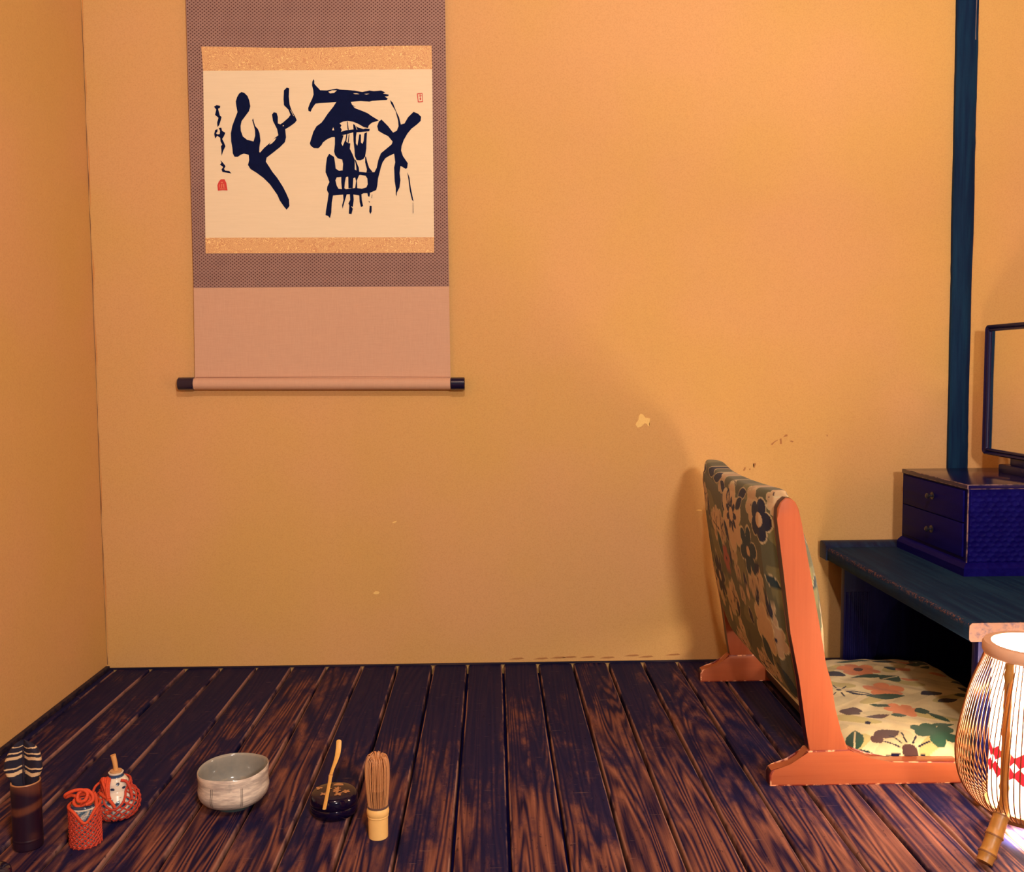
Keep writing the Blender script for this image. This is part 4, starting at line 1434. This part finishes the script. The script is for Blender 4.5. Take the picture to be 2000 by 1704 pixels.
def build_scoop():
    m = simple('pale_bamboo_scoop', lin(226, 176, 96), 0.4, 0.12, 120)
    m_n = simple('scoop_node', lin(170, 112, 54), 0.5)
    z = 0.0422
    t = thing('bamboo_tea_scoop', 'slim bamboo tea scoop lying across the black lacquer caddy', 'scoop', (-0.275, 1.54, z))
    pts = spline([(-0.2695, 1.4475, z), (-0.2730, 1.490, z), (-0.2772, 1.540, z + 0.0004), (-0.2798, 1.5680, z + 0.0008), (-0.2802, 1.590, z + 0.0026), (-0.2790, 1.612, z + 0.0062), (-0.2778, 1.628, z + 0.0120), (-0.2775, 1.638, z + 0.0195), (-0.2775, 1.643, z + 0.0275), (-0.2776, 1.6445, z + 0.0330)], 6)
    n = len(pts)
    rad = []
    for i in range(n):
        u = i / (n - 1)
        w = 0.0029 + 0.0006 * math.exp(-((u - 0.33) / 0.02) ** 2)
        if u > 0.45:
            w = 0.0029 + 0.0017 * min(1, (u - 0.45) / 0.25)
        if u > 0.93:
            w *= max(0.25, 1 - ((u - 0.93) / 0.07) ** 2 * 0.75)
        rad.append(w)
    bm = bmesh.new()
    prev = None
    # flat section: wide across X, thin along the normal
    rings = []
    for i, p in enumerate(pts):
        tg = (pts[min(i + 1, n - 1)] - pts[max(i - 1, 0)]).normalized()
        wv = Vector((1, 0, 0))
        wv = (wv - tg * wv.dot(tg)).normalized()
        nv = wv.cross(tg)
        rings.append([bm.verts.new(p + wv * (rad[i] * math.cos(2 * PI * k / 10)) + nv * (0.0012 * math.sin(2 * PI * k / 10))) for k in range(10)])
    for A, B in zip(rings, rings[1:]):
        for k in range(10):
            bm.faces.new((A[k], A[(k + 1) % 10], B[(k + 1) % 10], B[k]))
    bm.faces.new(rings[0][::-1])
    bm.faces.new(rings[-1])
    from_bm('blade', bm, m, t, 60)
    q = pts[int(n * 0.335)]
    tube('node', [q + Vector((-0.0034, 0, 0.0004)), q + Vector((0.0034, 0.0006, 0.0004))], 0.0015, m_n, t, 8)


build_scoop()


def build_whisk():
    c = (-0.1845, 1.4390, 0.0)
    t = thing('tea_whisk', 'upright bamboo tea whisk with fine tines and pale handle', 'whisk', c)
    m_h = simple('pale_bamboo_handle', lin(242, 196, 122), 0.42, 0.08, 60)
    m_t = simple('bamboo_tines', lin(206, 146, 96), 0.5, 0.2, 300)
    m_th = simple('dark_thread', lin(92, 66, 60), 0.9)
    lathe('handle', [(0.0, 0.0), (0.0138, 0.0), (0.0150, 0.001), (0.0152, 0.004), (0.0156, 0.0335), (0.0166, 0.0345), (0.0164, 0.0368), (0.0172, 0.0385), (0.0176, 0.0430), (0.0168, 0.0470), (0.0158, 0.0495), (0.0, 0.0495)], c, m_h, t, 40, None, 30)
    bm = bmesh.new()
    for zz in (0.0500, 0.0515):
        bm_tube(bm, [(c[0] + 0.0160 * math.cos(2 * PI * k / 36), c[1] + 0.0160 * math.sin(2 * PI * k / 36), zz) for k in range(36)], 0.0009, 6, True)
    from_bm('binding_thread', bm, m_th, t)
    bm = bmesh.new()
    rr = random.Random(2)
    for ring, N, r0, rm, zt in ((0, 60, 0.0150, 0.0188, 0.1310), (1, 44, 0.0110, 0.0130, 0.1250), (2, 26, 0.0060, 0.0075, 0.1180)):
        for k in range(N):
            a = 2 * PI * (k + rr.uniform(-0.25, 0.25)) / N
            tw = rr.uniform(-0.05, 0.05)
            h = zt + rr.uniform(-0.003, 0.002)
            prof = [(r0, 0.049), (r0 + (rm - r0) * 0.5, 0.070), (rm * 0.985, 0.092), (rm, 0.108), (rm * 0.95, h - 0.010), (rm * 0.80, h - 0.002), (rm * 0.62, h), (rm * (0.50 if ring == 0 else 0.4), h - 0.004), (rm * 0.46, h - 0.008)]
            pts = [(c[0] + r * math.cos(a + tw * (z - 0.05) / 0.08), c[1] + r * math.sin(a + tw * (z - 0.05) / 0.08), z) for r, z in prof]
            bm_tube(bm, spline(pts, 2), 0.00052 if ring == 0 else 0.0006, 4)
    o = from_bm('tines', bm, m_t, t, 60)
    o['kind'] = 'stuff'
    lathe('core', [(0.0, 0.0495), (0.0125, 0.0495), (0.0135, 0.07), (0.012, 0.085), (0.0, 0.09)], c, simple('tine_gap_shade', lin(110, 66, 40), 0.8), t, 24)  # core darkened to paint the shade between the tines


build_whisk()

M_CORD = simple('orange_cord', (0.62, 0.062, 0.016), 0.75, 0.3, 500, bump=0.3)
M_CORD2 = simple('orange_red_net_cord', (0.50, 0.046, 0.022), 0.8, 0.35, 500, bump=0.3)


def mat_porcelain():
    n = NT('blue_and_white_porcelain', rough=0.18, spec=0.5, coat=0.3)
    n.base(n.attr('Col'))
    return n.m


M_PORC = mat_porcelain()
WHITE = np.array(lin(222, 212, 196))
BLUE = np.array((0.018, 0.040, 0.095))
LBLUE = np.array(lin(92, 124, 142))


def porcelain(name, prof, c, paint, parent, seg=96, nz=90):
    """lathe with a painted colour attribute; prof (r,z) bottom to top"""
    L = np.array(prof)
    d = np.concatenate([[0], np.cumsum(np.hypot(np.diff(L[:, 0]), np.diff(L[:, 1])))])
    s = np.linspace(0, d[-1], nz)
    r = np.interp(s, d, L[:, 0])
    z = np.interp(s, d, L[:, 1])
    a = np.linspace(0, 2 * np.pi, seg, endpoint=False)
    A, Z = np.meshgrid(a, z, indexing='ij')
    R = np.broadcast_to(r, A.shape)
    X, Y = c[0] + R * np.cos(A), c[1] + R * np.sin(A)
    C = paint(A, Z, R)
    me = grid_mesh(name, X, Y, c[2] + Z, C, closed_u=True)
    o = link_mesh(name, me, M_PORC, parent, 0)
    me.shade_smooth()
    return o


def net(name, rfun, z0, ztop, c, n, pitch, rad, m, parent, seg=5, steps=46):
    """knotted net: two families of helical cords over a surface of revolution"""
    bm = bmesh.new()
    for sgn in (1, -1):
        for k in range(n):
            a0 = 2 * PI * k / n + (0.2 if sgn > 0 else 0)
            pts = []
            for i in range(steps + 1):
                z = z0 + (0.075) * i / steps
                a = a0 + sgn * (z - z0) * pitch
                if z > ztop(a):
                    break
                r = rfun(z) + (0.0009 if sgn > 0 else 0.0) + 0.0007 * math.sin(i * 1.57 + (0 if sgn > 0 else PI))
                pts.append((c[0] + r * math.cos(a), c[1] + r * math.sin(a), z))
            if len(pts) > 2:
                bm_tube(bm, pts, rad, seg)
    return from_bm(name, bm, m, parent, 60)


def build_net_case():
    c = (-0.6365, 1.4345, 0.0)
    t = thing('netted_cloth_tube', 'small upright porcelain tube in an orange braided net with knotted cord', 'tea cloth tube', c)

    def paint(A, Z, R):
        C = np.empty(A.shape + (3,))
        C[:] = LBLUE
        f = np.sin(A * 14 + Z * 900) * np.sin(Z * 1300 + np.sin(A * 5) * 2)
        C[f > 0.2] = WHITE * 0.8
        C[f < -0.55] = BLUE
        C[(Z > 0.060) & (Z < 0.0625)] = WHITE
        C[Z >= 0.0625] = BLUE
        return C
    porcelain('porcelain_tube', [(0.0, 0.001), (0.0185, 0.001), (0.0198, 0.003), (0.0198, 0.062), (0.0190, 0.0645), (0.0165, 0.0660), (0.0150, 0.0650), (0.0, 0.0645)], c, paint, t)
    az = math.atan2(-1.4345, 0.6365)      # towards the camera

    def ztop(a):
        d = (a - az + PI) % (2 * PI) - PI
        return 0.062 - 0.021 * math.exp(-(d / 0.55) ** 2)
    net('net', lambda z: 0.0215, 0.0015, ztop, c, 17, 52, 0.0015, M_CORD2, t, 5, 60)
    lathe('net_base', [(0.0, 0.0), (0.0205, 0.0), (0.0222, 0.0016), (0.0222, 0.0030), (0.0195, 0.0030), (0.0, 0.0028)], c, M_CORD2, t, 40)
    # cord along the edge of the opening
    pts = [(c[0] + 0.0225 * math.cos(a), c[1] + 0.0225 * math.sin(a), ztop(a) + 0.001) for a in np.linspace(0, 2 * PI, 60, endpoint=False)]
    tube('net_edge_cord', pts, 0.0022, M_CORD, t, 8, True)
    # loops of the drawcord knotted on top
    k = Vector(c)
    def loop(name, pts, r=0.0026):
        tube(name, spline([k + Vector(p) for p in pts], 8), r, M_CORD, t, 8)
    loop('drawcord', [(0.014, -0.006, 0.062), (0.008, -0.012, 0.068), (-0.004, -0.014, 0.066), (-0.012, -0.009, 0.071), (-0.006, -0.004, 0.078), (0.006, -0.004, 0.080), (0.013, -0.008, 0.074), (0.006, -0.014, 0.068)])
    loop('drawcord', [(0.004, -0.016, 0.070), (-0.006, -0.010, 0.078), (-0.016, -0.006, 0.080), (-0.024, -0.008, 0.078), (-0.022, -0.012, 0.084), (-0.010, -0.010, 0.089), (0.002, -0.008, 0.089), (0.010, -0.010, 0.084), (0.008, -0.016, 0.076), (-0.002, -0.016, 0.075), (-0.004, -0.010, 0.084), (0.006, -0.006, 0.088), (0.016, -0.008, 0.082), (0.018, -0.012, 0.074), (0.010, -0.018, 0.070)])
    loop('drawcord', [(-0.016, -0.004, 0.062), (-0.018, -0.010, 0.058), (-0.019, -0.008, 0.048)], 0.0030)
    loop('drawcord', [(0.016, -0.002, 0.082), (0.019, -0.002, 0.074), (0.020, -0.004, 0.062), (0.0205, -0.006, 0.05)], 0.0030)


build_net_case()


def build_net_flask():
    c = (-0.6225, 1.5235, 0.0)
    t = thing('netted_sweets_flask', 'round blue and white porcelain flask with wooden stopper in an orange net', 'flask', c)
    prof = [(0.0, 0.0015), (0.018, 0.0015), (0.026, 0.006), (0.0315, 0.015), (0.0330, 0.025), (0.0310, 0.036), (0.0250, 0.044), (0.0205, 0.048), (0.0200, 0.053), (0.0190, 0.060), (0.0150, 0.066), (0.0115, 0.069), (0.0110, 0.074), (0.0120, 0.0755), (0.0090, 0.0755), (0.0085, 0.072), (0.0, 0.071)]

    def rf(z):
        P = prof[1:13]
        return float(np.interp(z, [p[1] for p in P], [p[0] for p in P])) + 0.0022

    def paint(A, Z, R):
        C = np.empty(A.shape + (3,))
        C[:] = WHITE
        lo = Z < 0.042
        f = np.sin(A * 9) * np.sin(Z * 420 + np.cos(A * 4) * 2)
        C[lo & (f > 0.05)] = LBLUE
        C[lo & (f > 0.55)] = BLUE
        C[(Z > 0.044) & (Z < 0.0475)] = WHITE
        for k in range(7):
            a = 2 * PI * k / 7
            for zz, sh in ((0.0535, 0.0), (0.0610, 0.42)):
                d = ((A - a - sh - 0.3 + np.pi) % (2 * np.pi)) - np.pi
                C[((d / 0.17) ** 2 + ((Z - zz) / 0.0022) ** 2) < 1] = BLUE
        C[(Z > 0.0685) & (Z < 0.073)] = BLUE * 1.6
        return C
    porcelain('flask_body', prof, c, paint, t, 110, 120)
    lathe('cork', [(0.0, 0.072), (0.0088, 0.072), (0.0094, 0.078), (0.0, 0.0785)], c, simple('cork_stopper', lin(196, 150, 104), 0.85, 0.15, 300), t, 24)
    tube('wooden_peg', spline([(c[0], c[1], 0.0780), (c[0] - 0.0008, c[1], 0.088), (c[0] - 0.0030, c[1] + 0.0005, 0.0990), (c[0] - 0.0040, c[1] + 0.0005, 0.1035)], 5), [0.0036 + 0.0008 * (i / 15) for i in range(16)], simple('peg_wood', lin(214, 158, 96), 0.5, 0.12, 120), t, 12)
    az = math.atan2(-c[1], -c[0])

    def ztop(a):
        d = (a - az + PI) % (2 * PI) - PI
        return 0.060 - 0.034 * math.exp(-((d + 0.15) / 0.75) ** 2)
    net('net', rf, 0.003, ztop, c, 15, 40, 0.0013, M_CORD2, t, 5, 60)
    lathe('net_base', [(0.0, 0.0), (0.016, 0.0), (0.021, 0.0025), (0.019, 0.004), (0.0, 0.0035)], c, M_CORD2, t, 32)
    k = Vector(c)
    pts = []
    for a in np.linspace(0, 2 * PI, 72, endpoint=False):
        z = ztop(a) + 0.001
        r = rf(z) + 0.001
        pts.append((c[0] + r * math.cos(a), c[1] + r * math.sin(a), z))
    tube('net_edge_cord', pts, 0.0019, M_CORD2, t, 8, True)

    def loop(pts, r=0.0022, m=M_CORD):
        tube('drawcord', spline([k + Vector(p) for p in pts], 8), r, m, t, 8)
    # bundle of cord gathered over the left shoulder
    for i in range(7):
        o = i * 0.0026
        jt = random.Random(60 + i)
        loop([(p[0] + jt.uniform(-0.0016, 0.0016), p[1] - jt.uniform(0, 0.0035), p[2] + jt.uniform(-0.002, 0.003)) for p in [(-0.022 + o, -0.006 - 0.4 * o, 0.062 + 0.3 * o), (-0.019 + o * 0.9, -0.012, 0.068 - 0.1 * o), (-0.013 + o * 0.6, -0.020, 0.062 - 0.2 * o), (-0.007 + o * 0.35, -0.026, 0.052 - 0.15 * o), (-0.001 + o * 0.1, -0.0300, 0.043)]], 0.0021)
    loop([(-0.024, -0.004, 0.060), (-0.031, -0.008, 0.054), (-0.034, -0.012, 0.044), (-0.033, -0.014, 0.034), (-0.029, -0.020, 0.026)], 0.0021)
    loop([(-0.018, -0.020, 0.048), (-0.010, -0.027, 0.046), (-0.002, -0.031, 0.044), (0.006, -0.033, 0.036), (0.010, -0.034, 0.030)], 0.0026)
    loop([(0.012, -0.012, 0.066), (0.020, -0.010, 0.063), (0.026, -0.012, 0.055), (0.029, -0.014, 0.046), (0.031, -0.016, 0.036)], 0.0024, M_CORD2)
    loop([(0.000, -0.033, 0.030), (0.002, -0.034, 0.026), (-0.006, -0.034, 0.022)], 0.0020)


build_net_flask()


def build_feather_tube():
    c = (-0.7220, 1.4290, 0.0)
    t = thing('bamboo_tube', 'dark smoked bamboo tube standing by the left wall', 'tube', c)
    R, H = 0.0215, 0.104
    # tube wall painted with smoke marks
    prof = [(0.0, 0.0), (0.0195, 0.0), (0.0212, 0.001), (0.0214, 0.004), (0.0214, 0.014), (0.0222, 0.0155), (0.0214, 0.017), (0.0212, 0.060), (0.0216, 0.100), (0.0214, 0.1035), (0.0206, 0.1045), (0.0188, 0.1040), (0.0184, 0.100), (0.0182, 0.080), (0.0, 0.080)]
    L = np.array(prof)
    d = np.concatenate([[0], np.cumsum(np.hypot(np.diff(L[:, 0]), np.diff(L[:, 1])))])
    s = np.linspace(0, d[-1], 140)
    r, z = np.interp(s, d, L[:, 0]), np.interp(s, d, L[:, 1])
    a = np.linspace(0, 2 * np.pi, 90, endpoint=False)
    A, Z = np.meshgrid(a, z, indexing='ij')
    Rr = np.broadcast_to(r, A.shape)
    C = np.empty(A.shape + (3,))
    C[:] = (0.018, 0.006, 0.018)
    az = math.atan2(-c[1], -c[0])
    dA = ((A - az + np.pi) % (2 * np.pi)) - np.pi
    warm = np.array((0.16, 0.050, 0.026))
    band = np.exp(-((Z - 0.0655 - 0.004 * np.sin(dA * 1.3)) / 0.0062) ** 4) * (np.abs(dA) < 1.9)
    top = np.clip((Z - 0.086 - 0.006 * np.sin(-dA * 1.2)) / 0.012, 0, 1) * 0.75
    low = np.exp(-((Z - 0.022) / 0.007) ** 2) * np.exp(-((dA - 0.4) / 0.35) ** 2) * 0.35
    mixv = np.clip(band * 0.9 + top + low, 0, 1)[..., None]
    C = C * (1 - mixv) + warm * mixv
    rimm = (Z > 0.1028)
    C[rimm] = np.array(lin(196, 140, 96))
    me = grid_mesh('tube_wall', c[0] + Rr * np.cos(A), c[1] + Rr * np.sin(A), Z, C, closed_u=True)
    n = NT('smoked_bamboo', rough=0.35)
    f = n.noise(n.mapv(n.coord(), (200, 200, 12)), 1.0, 3, 0.6)
    n.base(n.mix(n.math('MULTIPLY', f, 0.35), n.attr('Col'), (0.010, 0.004, 0.016)))
    n.bump(f, 0.12, 0.0006)
    o = link_mesh('tube_wall', me, n.m, t, 0)
    me.shade_smooth()
    # barred feather plume standing in the tube: two vanes and a shaft
    f = thing('barred_feather', 'black feather with wavy cream bars standing in the bamboo tube', 'feather', (c[0], c[1], 0.0815))
    m_v = NT('barred_vane', rough=0.8)
    g = m_v.noise(m_v.mapv(m_v.coord(), (120, 120, 900)), 1.0, 3, 0.6)
    m_v.base(m_v.mix(m_v.math('MULTIPLY', g, 0.3), m_v.attr('Col'), (0.006, 0.004, 0.012)))
    m_v.bump(g, 0.3, 0.0008)
    DARK = np.array((0.008, 0.006, 0.026))
    BAR = np.array(lin(232, 196, 152))
    zk = np.array([0.0820, 0.098, 0.104, 0.114, 0.124, 0.134, 0.146, 0.156, 0.164, 0.170])
    wl = np.array([0.0130, 0.0165, 0.0190, 0.0255, 0.0300, 0.0290, 0.0240, 0.0185, 0.0115, 0.0015])
    wr = np.array([0.0130, 0.0165, 0.0190, 0.0235, 0.0275, 0.0270, 0.0255, 0.0215, 0.0130, 0.0015])
    for side, W in ((-1, wl), (1, wr)):
        nz_, nu = 150, 60
        zz = np.linspace(zk[0], zk[-1], nz_)
        wz = np.interp(zz, zk, W)
        ang = np.linspace(0, 2 * np.pi, nu, endpoint=False)
        Ang, Zv = np.meshgrid(ang, zz, indexing='ij')
        Wv = np.broadcast_to(wz, Ang.shape)
        X = 0.5 * Wv * (1 + np.cos(Ang)) * side + 0.0002 * side
        ripple = 0.0010 * np.sin(Zv * 420 + side)
        Yv = np.sin(Ang) * np.minimum(0.0105, Wv * 0.45) * (0.6 + 0.4 * np.cos(Ang)) - 0.0012 * np.cos(Ang)
        # bars: heights follow the barbs, which slope on either side of the shaft
        U = np.abs(X) / 0.03
        slope = -0.0055 * U if side < 0 else -0.0016 * U - 0.003 * np.clip(U - 0.7, 0, 1)
        zb = Zv - slope - 0.0009 * np.sin(U * 9 + Zv * 60)
        Cc = np.empty(X.shape + (3,))
        Cc[:] = DARK
        off = 0.0 if side < 0 else -0.0022
        for zc_, h in ((0.1205, 0.0044), (0.1290, 0.0019), (0.1450, 0.0036), (0.1525, 0.0016), (0.1610, 0.0010)):
            Cc[(np.abs(zb - zc_ - off) < h / 1.55) & (U > 0.02)] = BAR
        cc = zk[0]
        me = grid_mesh('vane', c[0] + X, c[1] - 0.002 + Yv, Zv, Cc, closed_u=True)
        link_mesh('vane', me, m_v.m, f, 0)
        me.shade_smooth()
    tube('shaft', [(c[0], c[1] - 0.0045, 0.0815), (c[0], c[1] - 0.0060, 0.12), (c[0], c[1] - 0.0040, 0.160)], [0.0014, 0.0012, 0.0006], simple('dark_shaft', (0.02, 0.014, 0.03), 0.4), f, 8)


build_feather_tube()


def build_round_pot():
    c = (-0.7130, 1.302, 0.0)
    t = thing('black_round_box', 'small black lacquered round box at the lower left corner', 'box', c)
    m = simple('black_lacquer_box', (0.006, 0.005, 0.024), 0.14, 0.1, 20, coat=0.5)
    lathe('body', [(0.0, 0.0), (0.022, 0.0), (0.0245, 0.002), (0.0265, 0.010), (0.0270, 0.020), (0.0, 0.020)], c, m, t, 48)
    lathe('lid', [(0.0, 0.0202), (0.0272, 0.0202), (0.0274, 0.024), (0.0262, 0.0290), (0.0225, 0.0325), (0.013, 0.0350), (0.0, 0.0355)], c, m, t, 48)


build_round_pot()
